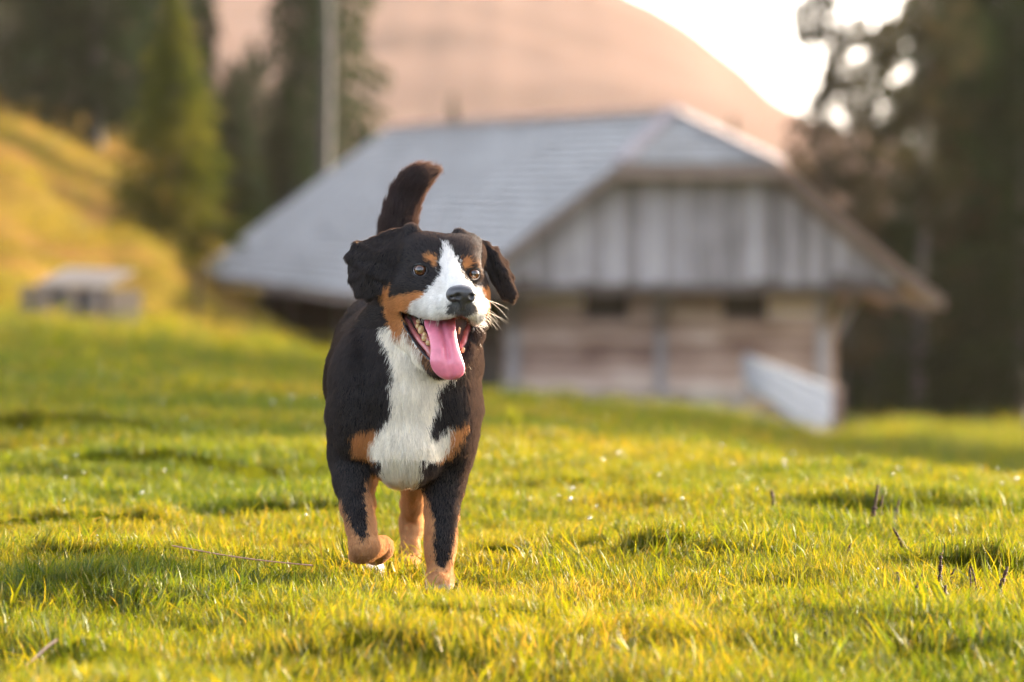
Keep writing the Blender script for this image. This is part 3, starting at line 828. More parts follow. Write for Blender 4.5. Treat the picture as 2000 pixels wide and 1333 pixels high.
# signed distance field on a grid that is fine round the head, coarse elsewhere
def axis(a, b, fa, fb, fine, coarse):
    lo = np.arange(a, fa, coarse); mid = np.arange(fa, fb, fine); hi = np.arange(fb, b, coarse)
    return np.concatenate([lo, mid, hi]).astype(np.float32)
class Field:
    def __init__(s, xs, ys, zs, big=0.06):
        s.xs, s.ys, s.zs = xs, ys, zs
        s.F = np.full((len(xs), len(ys), len(zs)), big, np.float32)
    def sub(s, lo, hi):
        i0, i1 = np.searchsorted(s.xs, [lo[0], hi[0]]); j0, j1 = np.searchsorted(s.ys, [lo[1], hi[1]]); k0, k1 = np.searchsorted(s.zs, [lo[2], hi[2]])
        i1 = min(i1 + 1, len(s.xs)); j1 = min(j1 + 1, len(s.ys)); k1 = min(k1 + 1, len(s.zs))
        return slice(i0, i1), slice(j0, j1), slice(k0, k1)
    def apply(s, lo, hi, fn, k, mode='add'):
        mg = k + 0.012
        sl = s.sub(np.array(lo) - mg, np.array(hi) + mg)
        X = s.xs[sl[0]][:, None, None]; Y = s.ys[sl[1]][None, :, None]; Z = s.zs[sl[2]][None, None, :]
        if X.size == 0 or Y.size == 0 or Z.size == 0: return
        d = fn(X, Y, Z).astype(np.float32)
        a = s.F[sl]
        if mode == 'add':
            h = np.maximum(k - np.abs(a - d), 0) / k
            s.F[sl] = np.minimum(a, d) - h * h * k * .25
        else:
            d = -d
            h = np.maximum(k - np.abs(a - d), 0) / k
            s.F[sl] = np.maximum(a, d) + h * h * k * .25
    def cone(s, a, b, ra, rb, k=.02, mode='add'):
        a = np.array(a); b = np.array(b); r = max(ra, rb)
        ab = b - a; q = ab.dot(ab) + 1e-12
        def fn(X, Y, Z):
            t = np.clip(((X - a[0]) * ab[0] + (Y - a[1]) * ab[1] + (Z - a[2]) * ab[2]) / q, 0, 1)
            return np.sqrt((X - a[0] - t * ab[0]) ** 2 + (Y - a[1] - t * ab[1]) ** 2 + (Z - a[2] - t * ab[2]) ** 2) - (ra + (rb - ra) * t)
        s.apply(np.minimum(a, b) - r, np.maximum(a, b) + r, fn, k, mode)
    def path(s, pts, k=.02, mode='add'):
        for (a, ra), (b, rb) in zip(pts[:-1], pts[1:]): s.cone(a, b, ra, rb, k, mode)
    def ell(s, c, r, k=.02, mode='add', rot=None):
        c = np.array(c); r = np.array(r, float); m = r.max()
        Rm = np.array(rot) if rot is not None else np.eye(3)
        def fn(X, Y, Z):
            x, y, z = X - c[0], Y - c[1], Z - c[2]
            u = [Rm[0][i] * x + Rm[1][i] * y + Rm[2][i] * z for i in range(3)]
            k0 = np.sqrt(sum((u[i] / r[i]) ** 2 for i in range(3))); k1 = np.sqrt(sum((u[i] / r[i] ** 2) ** 2 for i in range(3))) + 1e-9
            return k0 * (k0 - 1) / k1
        s.apply(c - m, c + m, fn, k, mode)
    def tri(s, a, b, c, rad, k=.006):
        a, b, c = map(np.array, (a, b, c))
        ba, cb, ac = b - a, c - b, a - c
        n = np.cross(ba, ac)
        def fn(X, Y, Z):
            def sub(q): return (X - q[0], Y - q[1], Z - q[2])
            def dt(u, v): return u[0] * v[0] + u[1] * v[1] + u[2] * v[2]
            pa, pb, pc = sub(a), sub(b), sub(c)
            ins = (np.sign(dt(pa, np.cross(ba, n))) + np.sign(dt(pb, np.cross(cb, n))) + np.sign(dt(pc, np.cross(ac, n)))) 
            def seg(p, e):
                t = np.clip(dt(p, e) / e.dot(e), 0, 1)
                return (p[0] - e[0] * t) ** 2 + (p[1] - e[1] * t) ** 2 + (p[2] - e[2] * t) ** 2
            dd = np.minimum(np.minimum(seg(pa, ba), seg(pb, cb)), seg(pc, ac))
            pl = dt(pa, n) ** 2 / n.dot(n)
            return np.sqrt(np.where(ins < 2.0, dd, pl)) - rad
        lo = np.minimum(np.minimum(a, b), c) - rad; hi = np.maximum(np.maximum(a, b), c) + rad
        s.apply(lo, hi, fn, k)
    def mesh(s):
        F = s.F
        neg = F < 0
        nx, ny, nz = F.shape
        cnt = np.zeros((nx - 1, ny - 1, nz - 1), np.int8)
        for i in (0, 1):
            for j in (0, 1):
                for k in (0, 1):
                    cnt += neg[i:nx - 1 + i, j:ny - 1 + j, k:nz - 1 + k]
        act = (cnt > 0) & (cnt < 8)
        I, J, K = np.nonzero(act)
        idx = np.full(act.shape, -1, np.int32); idx[I, J, K] = np.arange(len(I))
        pos = np.zeros((len(I), 3)); w = np.zeros(len(I))
        G = [s.xs.astype(float), s.ys.astype(float), s.zs.astype(float)]
        B = [I, J, K]
        for ax in range(3):
            o1, o2 = [q for q in range(3) if q != ax]
            for u in (0, 1):
                for v in (0, 1):
                    off = [0, 0, 0]; off[o1] = u; off[o2] = v
                    off2 = list(off); off2[ax] = 1
                    f0 = F[I + off[0], J + off[1], K + off[2]]; f1 = F[I + off2[0], J + off2[1], K + off2[2]]
                    m = (f0 < 0) != (f1 < 0)
                    t = np.where(m, f0 / np.where(m, f0 - f1, 1), 0)
                    p = np.zeros((len(I), 3))
                    for q in range(3):
                        g0 = G[q][B[q] + off[q]]; g1 = G[q][B[q] + off2[q]]
                        p[:, q] = g0 + (g1 - g0) * t
                    pos[m] += p[m]; w[m] += 1
        V = pos / w[:, None]
        Q = []
        for ax in range(3):
            o1, o2 = (ax + 1) % 3, (ax + 2) % 3
            sa = [slice(None)] * 3; sb = [slice(None)] * 3
            sa[ax] = slice(0, -1); sb[ax] = slice(1, None)
            for q in (o1, o2): sa[q] = slice(1, -1); sb[q] = slice(1, -1)
            n0 = neg[tuple(sa)]; n1 = neg[tuple(sb)]
            e = np.array(np.nonzero(n0 != n1))
            flip = n0[tuple(e)]
            c = e.copy(); c[o1] += 1; c[o2] += 1
            def cell(d1, d2):
                cc = c.copy(); cc[o1] -= d1; cc[o2] -= d2
                return idx[cc[0], cc[1], cc[2]]
            q4 = np.stack([cell(1, 1), cell(0, 1), cell(0, 0), cell(1, 0)], 1)
            q4[~flip] = q4[~flip][:, ::-1]
            Q.append(q4)
        Q = np.concatenate(Q)
        return V, Q

def vert_normals(V, Q):
    n = np.cross(V[Q[:, 2]] - V[Q[:, 0]], V[Q[:, 3]] - V[Q[:, 1]])
    N = np.zeros_like(V)
    for k in range(4): np.add.at(N, Q[:, k], n)
    return N / (np.linalg.norm(N, axis=1)[:, None] + 1e-12)

# ---- 2-D outlines in the photo, used for the open mouth and for the coat markings
def seg_sd(px, py, poly):
    """signed distance in pixels to a polygon, negative inside"""
    poly = np.array(poly, float)
    d = np.full(px.shape, 1e9); ins = np.zeros(px.shape, bool)
    for (x0, y0), (x1, y1) in zip(poly, np.roll(poly, -1, 0)):
        ex, ey = x1 - x0, y1 - y0
        wx, wy = px - x0, py - y0
        t = np.clip((wx * ex + wy * ey) / (ex * ex + ey * ey + 1e-9), 0, 1)
        d = np.minimum(d, (wx - ex * t) ** 2 + (wy - ey * t) ** 2)
        c = ((y0 <= py) & (y1 > py)) | ((y1 <= py) & (y0 > py))
        xi = x0 + (py - y0) / (ey if abs(ey) > 1e-9 else 1e-9) * ex
        ins ^= c & (px < xi)
    d = np.sqrt(d)
    return np.where(ins, -d, d)
MOUTH = [(783, 609), (797, 612), (815, 619), (832, 624), (852, 626), (875, 624), (893, 619), (903, 617), (912, 622), (920, 629), (922, 640), (918, 656), (911, 676), (903, 692), (888, 708), (868, 716), (850, 709), (834, 694), (818, 675), (803, 653), (791, 632)]
WHITE_FACE = [(863, 470), (871, 474), (884, 488), (893, 506), (899, 528), (910, 547), (926, 556), (940, 568), (948, 590), (950, 612), (944, 634), (926, 640), (905, 622), (870, 632), (835, 634), (806, 620), (799, 606), (806, 592), (829, 574), (846, 557), (859, 540), (862, 522), (860, 505), (866, 489)]
TAN_L = [(745, 577), (748, 562), (758, 556), (764, 563), (760, 583), (778, 577), (804, 572), (834, 570), (826, 583), (806, 600), (800, 613), (783, 612), (787, 625), (788, 650), (780, 660), (764, 640), (754, 620), (751, 600)]
TAN_R = [(936, 560), (950, 556), (968, 560), (958, 580), (956, 600), (950, 625), (946, 600)]
BROW_L = [(828, 502), (838, 496), (849, 499), (856, 510), (855, 519), (848, 521), (842, 515), (834, 508)]
BROW_R = [(903, 504), (912, 502), (921, 509), (922, 514), (914, 521), (908, 526), (902, 519), (900, 510)]
WHITE_CHEST = [(740, 642), (752, 640), (770, 638), (790, 645), (835, 695), (850, 705), (905, 690), (905, 712), (882, 740), (862, 752), (850, 762), (858, 790), (845, 815), (838, 835), (838, 853), (852, 849), (868, 838), (886, 832), (890, 850), (888, 872), (870, 893), (840, 903), (822, 912), (818, 940), (800, 950), (770, 950), (752, 922), (742, 905), (724, 898), (712, 886), (716, 868), (735, 846), (752, 826), (765, 800), (762, 765), (768, 735), (764, 705), (757, 680)]
TAN_CL = [(686, 852), (700, 842), (722, 840), (740, 836), (730, 856), (716, 876), (722, 892), (744, 905), (728, 903), (700, 896), (688, 882)]
TAN_CR = [(880, 838), (893, 830), (910, 824), (914, 838), (902, 862), (884, 888), (864, 904), (846, 905), (870, 888), (884, 866)]
LEG_R_BLACK = [(815, 880), (925, 850), (925, 940), (905, 970), (897, 1015), (886, 1060), (876, 1095), (868, 1112), (857, 1110), (851, 1090), (848, 1060), (850, 1020), (838, 985), (822, 950)]
LEG_L_BLACK = [(600, 800), (745, 905), (728, 925), (712, 950), (714, 985), (717, 1020), (716, 1045), (708, 1058), (697, 1045), (682, 1020), (668, 985), (640, 960), (600, 900)]

EYE_L = dict(c=L(821.5, 528.5, -.1235), r=.0140)
EYE_R = dict(c=L(925.5, 535.5, -.1095), r=.0130)

def build_body_field():
    xs = axis(-.27, .30, -.13, .23, .0022, .0045)
    ys = axis(-.30, .80, -.27, .03, .0024, .0052)
    zs = axis(-.02, .84, .39, .70, .0022, .0045)
    f = Field(xs, ys, zs)
    k = .05
    # trunk
    f.ell(L(787, 772, .06), (.118, .12, .150), k)
    f.ell(L(785, 745, .20), (.146, .19, .150), k)
    f.ell(L(772, 718, .38), (.128, .16, .125), k)
    f.ell(L(768, 690, .54), (.118, .13, .125), k)
    f.ell(L(800, 868, -.02), (.070, .075, .068), .045)
    f.ell(L(795, 905, .03), (.060, .10, .034), .04)
    # shoulders and neck
    f.ell(L(694, 785, .01), (.048, .080, .125), .026)
    f.ell(L(890, 790, .01), (.044, .075, .120), .026)
    f.cone(L(792, 730, .07), L(832, 600, .02), .120, .082, k)
    f.cone(L(800, 760, -.02), L(822, 640, -.02), .072, .062, .05)
    f.cone(L(745, 690, .05), L(790, 590, .02), .058, .05, .03)
    f.cone(L(872, 690, .05), L(868, 600, .02), .055, .05, .05)
    # standing foreleg
    kk = .022
    f.path([(L(886, 800, .03), .050), (L(872, 890, .03), .042), (L(866, 950, .025), .0325), (L(863, 1000, .012), .0275), (L(861, 1045, .0), .0245), (L(860, 1075, -.002), .0235), (L(859, 1116, -.006), .0228)], kk)
    f.cone(L(898, 905, .07), L(880, 960, .045), .020, .015, .03)
    f.ell(L(858, 1138, -.028), (.0265, .040, .020), .02)
    for dx in (-17, -6, 6, 17):
        f.ell(L(858 + dx, 1146, -.058 + abs(dx) * .0008), (.0085, .016, .0105), .006)
    # raised foreleg, wrist folded
    f.path([(L(694, 820, .02), .052), (L(686, 890, .03), .038), (L(687, 940, .0), .0300), (L(696, 990, -.03), .0248), (L(705, 1030, -.055), .0225), (L(711, 1066, -.07), .0255)], kk)
    f.cone(L(668, 900, .07), L(676, 960, .03), .020, .014, .03)
    f.path([(L(711, 1066, -.07), .0240), (L(724, 1070, -.035), .019), (L(742, 1068, .0), .018)], .014)
    f.ell(L(748, 1070, .015), (.0175, .022, .022), .012)
    f.path([(L(750, 1072, .02), .014), (L(740, 1086, .035), .013), (L(728, 1092, .03), .010)], .01)
    f.ell(L(700, 1088, -.045), (.018, .02, .010), .02)
    # toes and knuckle folds of the lifted paw
    for ax_, az_ in ((758, 1060), (760, 1070), (757, 1080)):
        f.ell(L(ax_, az_, .012), (.0085, .012, .0055), .004)
    f.cone(L(734, 1052, -.025), L(742, 1096, -.010), .0022, .0022, .006, 'cut')
    # hind legs
    f.ell(L(825, 770, .50), (.062, .10, .115), .045)
    f.path([(L(822, 800, .44), .062), (L(812, 900, .40), .040), (L(810, 935, .44), .029), (L(806, 985, .50), .0195), (L(803, 1018, .555), .0185), (L(803, 1040, .54), .0165), (L(801, 1078, .515), .0165), (L(798, 1098, .50), .018)], .02)
    f.ell(L(796, 1103, .475), (.022, .038, .017), .015)
    f.cone(L(803, 1012, .575), L(805, 985, .56), .009, .006, .012)
    f.ell(L(715, 770, .50), (.062, .10, .115), .045)
    f.path([(L(712, 800, .42), .062), (L(712, 880, .32), .038), (L(712, 930, .34), .022), (L(712, 985, .40), .0165), (L(714, 1020, .42), .016), (L(724, 1075, .33), .016), (L(728, 1108, .27), .018)], .02)
    f.ell(L(731, 1119, .245), (.022, .038, .017), .015)
    # tail, carried up and curling to the right
    f.path([(L(768, 600, .60), .040), (L(766, 540, .66), .031), (L(770, 490, .69), .028), (L(775, 450, .70), .0275), (L(782, 415, .70), .026), (L(793, 382, .70), .0245), (L(806, 360, .695), .021), (L(822, 345, .69), .0165), (L(838, 337, .69), .008)], .02)
    # ---- head
    f.ell(L(855, 540, -.045), (.080, .085, .072), .03)
    f.ell(L(868, 500, -.075), (.062, .050, .035), .025)
    f.ell(L(820, 490, -.045), (.035, .05, .030), .03)
    f.ell(L(910, 495, -.045), (.032, .05, .028), .03)
    f.ell(L(795, 580, -.055), (.038, .052, .042), .03)
    f.ell(L(927, 585, -.045), (.026, .045, .040), .03)
    # cheek roll under the eye
    f.cone(L(800, 560, -.09), L(850, 575, -.125), .028, .026, .02)
    # muzzle: bridge, body, upper lips
    f.cone(L(874, 528, -.125), L(901, 570, -.190), .022, .019, .02)
    f.cone(L(866, 560, -.115), L(899, 586, -.188), .040, .029, .022)
    f.cone(L(815, 592, -.095), L(862, 602, -.160), .026, .027, .018)
    f.cone(L(862, 602, -.160), L(893, 600, -.203), .025, .020, .016)
    f.cone(L(933, 602, -.105), L(926, 606, -.165), .020, .022, .018)
    f.cone(L(926, 606, -.165), L(913, 602, -.203), .021, .017, .014)
    f.ell(L(903, 584, -.206), (.021, .014, .019), .01)
    # brow ridges and eyelids
    f.ell(L(838, 507, -.112), (.024, .016, .012), .015)
    f.ell(L(914, 512, -.104), (.020, .016, .012), .015)
    f.ell(L(822, 528, -.117), (.0215, .0125, .0165), .010)
    f.ell(L(925, 535, -.103), (.0155, .0125, .0165), .010)
    # lower jaw: two mandibles that meet at the chin
    f.path([(L(788, 618, -.035), .026), (L(806, 655, -.075), .020), (L(832, 694, -.115), .016), (L(860, 716, -.145), .014), (L(885, 716, -.148), .013)], .016)
    f.path([(L(930, 622, -.035), .024), (L(920, 655, -.080), .018), (L(905, 690, -.120), .015), (L(885, 716, -.148), .013)], .016)
    f.cone(L(850, 640, .0), L(866, 705, -.105), .055, .028, .025)
    # open mouth
    poly = MOUTH
    yb = -.035
    def mouth(X, Y, Z):
        P = np.stack(np.broadcast_arrays(X + DOG_X, Y + DOG_D, Z + DOG_Z), -1)
        u, v = proj(P)
        sd = seg_sd(u, v, poly) / PXM
        depth = (Y - yb)
        return np.maximum(sd + 0 * depth, depth)
    lo = L(775, 725, -.02); hi = L(935, 600, -.02)
    f.apply((lo[0], -.30, lo[2]), (hi[0], yb, hi[2]), mouth, .005, 'cut')
    # philtrum and eye sockets
    f.cone(L(904, 594, -.222), L(903, 620, -.222), .0018, .0022, .004, 'cut')
    for E, (cx, cy, sx, sy) in ((EYE_L, (821.5, 528.5, 15.2, 11.8)), (EYE_R, (925.3, 535.5, 9.8, 11.8))):
        poly2 = [(cx + sx * math.cos(a) * 1.08, cy + (sy * math.sin(a) * (.76 if math.sin(a) < 0 else .95)) + .10 * sx * math.cos(a)) for a in np.linspace(0, 2 * math.pi, 20)[:-1]]
        ex, ey, ez = E['c']
        def sock(X, Y, Z, poly2=poly2, ey=ey):
            P = np.stack(np.broadcast_arrays(X + DOG_X, Y + DOG_D, Z + DOG_Z), -1)
            u, v = proj(P)
            return np.maximum(seg_sd(u, v, poly2) / PXM, Y - (ey + .004))
        f.apply((ex - .02, -.3, ez - .02), (ex + .02, ey + .004, ez + .02), sock, .003, 'cut')
    # ---- ears: folded flaps of triangles
    e = [L(803, 452, -.035), L(772, 455, -.02), L(733, 468, -.010), L(698, 479, -.008), L(683, 502, -.012), L(687, 545, -.025), L(700, 573, -.038), L(721, 579, -.045), L(745, 569, -.055), L(760, 545, -.060), L(772, 510, -.060), L(790, 482, -.055)]
    m1 = L(745, 500, -.047); m2 = L(722, 530, -.047)
    for a, b in zip(e[:-1], e[1:]):
        cpt = m1 if (a[2] + b[2]) / 2 > m1[2] - .02 else m2
        f.tri(a, b, cpt, .0042, .008)
    f.tri(e[-1], e[0], m1, .0045, .008)
    f.tri(e[4], m1, m2, .0042, .008); f.tri(e[9], m1, m2, .0042, .008); f.tri(e[3], e[4], m1, .0042, .008); f.tri(e[10], e[9], m1, .0042, .008)
    f.cone(e[0], L(775, 500, -.045), .012, .006, .015)
    f.cone(L(806, 456, -.03), L(752, 462, -.015), .011, .006, .012)
    g = [L(896, 460, -.035), L(922, 463, -.025), L(947, 478, -.022), L(967, 498, -.030), L(985, 530, -.034), L(1002, 572, -.030), L(999, 583, -.026), L(984, 578, -.022), L(967, 548, -.024), L(950, 520, -.035), L(932, 495, -.045)]
    gm = L(950, 505, -.020)
    for a, b in zip(g[:-1], g[1:]): f.tri(a, b, gm, .0040, .007)
    f.tri(g[-1], g[0], gm, .0045, .008)
    h_ = [L(947, 480, -.02), L(966, 488, .006), L(984, 512, .016), L(996, 540, .010), L(1003, 574, -.022)]
    for a, b in zip(h_[:-1], h_[1:]): f.tri(a, b, L(974, 520, -.030), .0036, .007)
    f.tri(h_[0], g[3], L(974, 520, -.030), .0036, .007); f.tri(g[5], h_[-1], L(985, 535, -.032), .0036, .007)
    f.cone(g[0], L(935, 480, -.03), .011, .006, .012)
    return f

BLACK = np.array([.0060, .0055, .0058]); WHITE = np.array([.80, .77, .72]); TAN = np.array([.52, .225, .070]); TANL = np.array([.43, .215, .090]); CREAM = np.array([.66, .60, .46])
def coat(P, jit):
    """colour of the coat at points P (dog coordinates); jit = edge wander in pixels (n,2)"""
    Wp = P + np.array([DOG_X, DOG_D, DOG_Z])
    u, v = proj(Wp)
    n = 3.2 * np.array([vnoise(u / 7., v / 7., 31), vnoise(u / 7., v / 7., 32)]) * 2
    u = u + jit[:, 0] + n[0]; v = v + jit[:, 1] + n[1]
    C = np.tile(BLACK, (len(P), 1))
    y = P[:, 1]
    def put(poly, col, cond=None, soft=0.0):
        m = seg_sd(u, v, poly) < soft
        if cond is not None: m &= cond
        C[m] = col
        return m
    front = y < .12
    put(WHITE_CHEST, np.array([.86, .80, .68]), front & (y > -.135))
    put(TAN_CL, TAN, front); put(TAN_CR, TAN, front)
    # forelegs: tan below and inside, black in front
    leg = (v > 900) & (y < .14)
    belly = (v > 895) & (u > 742) & (u < 822) & (v < 950)
    C[leg & ~belly] = TANL
    m = leg & (seg_sd(u, v, LEG_R_BLACK) < 0) ; C[m] = BLACK
    m = leg & (u < 745) & (seg_sd(u, v, LEG_L_BLACK) < 0); C[m] = BLACK
    m = leg & (v < 935) & (u > 825) ; C[m] = BLACK
    m = leg & (v < 925) & (u < 742); C[m] = BLACK
    m = (v > 1142) & (y < .14); C[m] = WHITE * .55
    C[belly] = CREAM
    # hind legs
    hl = (y > .14) & (v > 905); C[hl] = TANL
    C[(y > .14) & (v > 1098) & (u < 770)] = WHITE
    C[(y > .3) & (v > 1090) & (u < 790) & (u > 770)] = WHITE * .8
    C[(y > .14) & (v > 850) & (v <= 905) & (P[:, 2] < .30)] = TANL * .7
    # face
    f = (y < -.02) & (v < 660)
    put(TAN_L, TAN, (y < .02)); put(TAN_R, TAN, (y < .02))
    put(WHITE_FACE, WHITE, f)
    # white muzzle side seen from elsewhere, black spot under the nose
    put(BROW_L, TAN, f); put(BROW_R, TAN, f)
    spot = (((u - 903) / 30) ** 2 + ((v - 603) / 17) ** 2 < 1.0) & (y < -.15) & (v > 585)
    pr = np.clip(1.25 - (((u - 905) / 30) ** 2 + ((v - 603) / 19) ** 2), 0, 1)
    C[spot] = (WHITE * .10)
    # freckles on the muzzle
    fr = (vnoise(u / 2.2, v / 2.2, 77) > .40) & (y < -.12) & (v > 588) & (u > 820)
    C[fr & (C[:, 0] > .5)] *= .35
    # blue-grey ticking at the edge of the blaze
    # inner jaw edge: thin tan/cream line
    jaw = (seg_sd(u, v, MOUTH) < 7) & (v > 640) & (u < 850) & (y < -.03)
    C[jaw] = TAN * .55
    # brown tail and rump tint
    tl = (y > .62) & (v < 560)
    C[tl] = BLACK * 1.3 + np.array([.012, .002, .001])
    C[(C[:, 0] < .02) & (y > .1) & ~tl] += np.array([.003, .001, .0003])
    return C

def fur_material(name, gloss=.10, trans=.35):
    m, ns, ln = mat_new(name)
    at = nd(ns, 'ShaderNodeAttribute', attribute_name='col')
    hi = nd(ns, 'ShaderNodeHairInfo')
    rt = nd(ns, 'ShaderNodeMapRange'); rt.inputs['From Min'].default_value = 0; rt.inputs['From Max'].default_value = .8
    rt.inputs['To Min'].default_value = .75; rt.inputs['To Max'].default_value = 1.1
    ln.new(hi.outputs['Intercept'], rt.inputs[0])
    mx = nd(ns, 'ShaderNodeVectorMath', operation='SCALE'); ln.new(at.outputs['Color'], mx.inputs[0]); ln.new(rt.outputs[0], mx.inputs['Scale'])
    d = nd(ns, 'ShaderNodeBsdfDiffuse'); t = nd(ns, 'ShaderNodeBsdfTranslucent')
    # light that passes through a dark hair comes out brown
    warm = nd(ns, 'ShaderNodeMix', data_type='RGBA', blend_type='ADD'); warm.inputs[0].default_value = 1
    warm.inputs[7].default_value = (.016, .006, .003, 1)
    ln.new(mx.outputs[0], warm.inputs[6])
    ln.new(mx.outputs[0], d.inputs[0]); ln.new(warm.outputs[2], t.inputs[0])
    m1 = nd(ns, 'ShaderNodeMixShader'); m1.inputs[0].default_value = trans
    ln.new(d.outputs[0], m1.inputs[1]); ln.new(t.outputs[0], m1.inputs[2])
    g = nd(ns, 'ShaderNodeBsdfHair', component='Reflection'); g.inputs['Color'].default_value = (.33, .31, .31, 1)
    g.inputs['RoughnessU'].default_value = .35; g.inputs['RoughnessV'].default_value = .9
    m2 = nd(ns, 'ShaderNodeMixShader'); m2.inputs[0].default_value = gloss
    ln.new(m1.outputs[0], m2.inputs[1]); ln.new(g.outputs[0], m2.inputs[2])
    g2 = nd(ns, 'ShaderNodeBsdfHair', component='Transmission'); g2.inputs['Color'].default_value = (.85, .50, .30, 1)
    g2.inputs['RoughnessU'].default_value = .45; g2.inputs['RoughnessV'].default_value = .9
    m3 = nd(ns, 'ShaderNodeMixShader'); m3.inputs[0].default_value = .03
    ln.new(m2.outputs[0], m3.inputs[1]); ln.new(g2.outputs[0], m3.inputs[2])
    o = nd(ns, 'ShaderNodeOutputMaterial'); ln.new(m3.outputs[0], o.inputs[0])
    return m
def skin_material():
    m, ns, ln = mat_new('dog_skin')
    at = nd(ns, 'ShaderNodeAttribute', attribute_name='col')
    wet = nd(ns, 'ShaderNodeAttribute', attribute_name='wet')
    p = nd(ns, 'ShaderNodeBsdfPrincipled')
    ln.new(at.outputs['Color'], p.inputs['Base Color'])
    r = nd(ns, 'ShaderNodeMapRange'); r.inputs['To Min'].default_value = .8; r.inputs['To Max'].default_value = .25
    ln.new(wet.outputs['Fac'], r.inputs[0]); ln.new(r.outputs[0], p.inputs['Roughness'])
    s = nd(ns, 'ShaderNodeMapRange'); s.inputs['To Min'].default_value = .1; s.inputs['To Max'].default_value = .6
    ln.new(wet.outputs['Fac'], s.inputs[0]); ln.new(s.outputs[0], p.inputs['Specular IOR Level'])
    o = nd(ns, 'ShaderNodeOutputMaterial'); ln.new(p.outputs[0], o.inputs[0])
    return m

def strands(name, root, dirs, length, width, col, mat, parent, seg=4, bend=None, rs=None):
    """hair curves: root (n,3), unit dirs (n,3), bend (n,3) added quadratically"""
    n = len(root)
    t = np.linspace(0, 1, seg)
    P = root[:, None, :] + dirs[:, None, :] * (length[:, None] * t)[:, :, None]
    if bend is not None: P = P + bend[:, None, :] * (length[:, None] * t ** 2)[:, :, None]
    hc = bpy.data.hair_curves.new(name)
    hc.add_curves([seg] * n)
    hc.attributes['position'].data.foreach_set('vector', np.ascontiguousarray(P, dtype=np.float32).ravel())
    rad = (width[:, None] * (1 - .85 * t[None, :] ** 1.5)).astype(np.float32)
    ra = hc.attributes.get('radius') or hc.attributes.new('radius', 'FLOAT', 'POINT')
    ra.data.foreach_set('value', np.ascontiguousarray(rad).ravel())
    ca = hc.attributes.new('col', 'FLOAT_COLOR', 'CURVE')
    ca.data.foreach_set('color', np.ascontiguousarray(np.c_[col, np.ones(n)], dtype=np.float32).ravel())
    hc.materials.append(mat)
    o = bpy.data.objects.new(name, hc); COL.objects.link(o)
    o.parent = parent
    return o

def guide_dirs(P, N, rs):
    """lie of the coat: tangent direction at every root, and how far it stands off"""
    u, v = proj(P + np.array([DOG_X, DOG_D, DOG_Z]))
    y = P[:, 1]
    side = np.sign(P[:, 0])
    G = np.c_[np.zeros(len(P)), np.ones(len(P)) * .9, -.55 * np.ones(len(P))]           # flanks: back and down
    fr = (y < .08) & (v > 640)
    G[fr] = np.c_[.10 * side[fr], .15 * np.ones(fr.sum()), -np.ones(fr.sum())]          # chest: down
    leg = v > 890
    G[leg] = [0, .12, -1]
    tail = (y > .60) & (v < 600)
    gt = np.c_[.25 + .9 * np.clip((400 - v) / 60, 0, 1), np.zeros(len(P)), np.ones(len(P)) - 0.6 * np.clip((375 - v) / 40, 0, 1)]
    G[tail] = gt[tail]
    nose = L(903, 572, -.225)
    hd = (y < .02) & (v < 625)
    Q = P - nose
    Q = Q / (np.linalg.norm(Q, axis=1)[:, None] + 1e-9)
    G[hd] = (Q + np.array([0, .35, .0]))[hd]
    ear_l = (u < 792) & (v < 590) & (y < .02) & (u < 745 + (590 - v) * .42)
    ear_r = (u > 940) & (v < 592) & (y < .03) & (u > 940)
    G[ear_l] = [-.35, .05, -1.0]; G[ear_r] = [.35, .1, -1.0]
    T = G - (G * N).sum(1)[:, None] * N
    T /= (np.linalg.norm(T, axis=1)[:, None] + 1e-6)
    return T, u, v, hd, ear_l | ear_r, leg, tail, fr

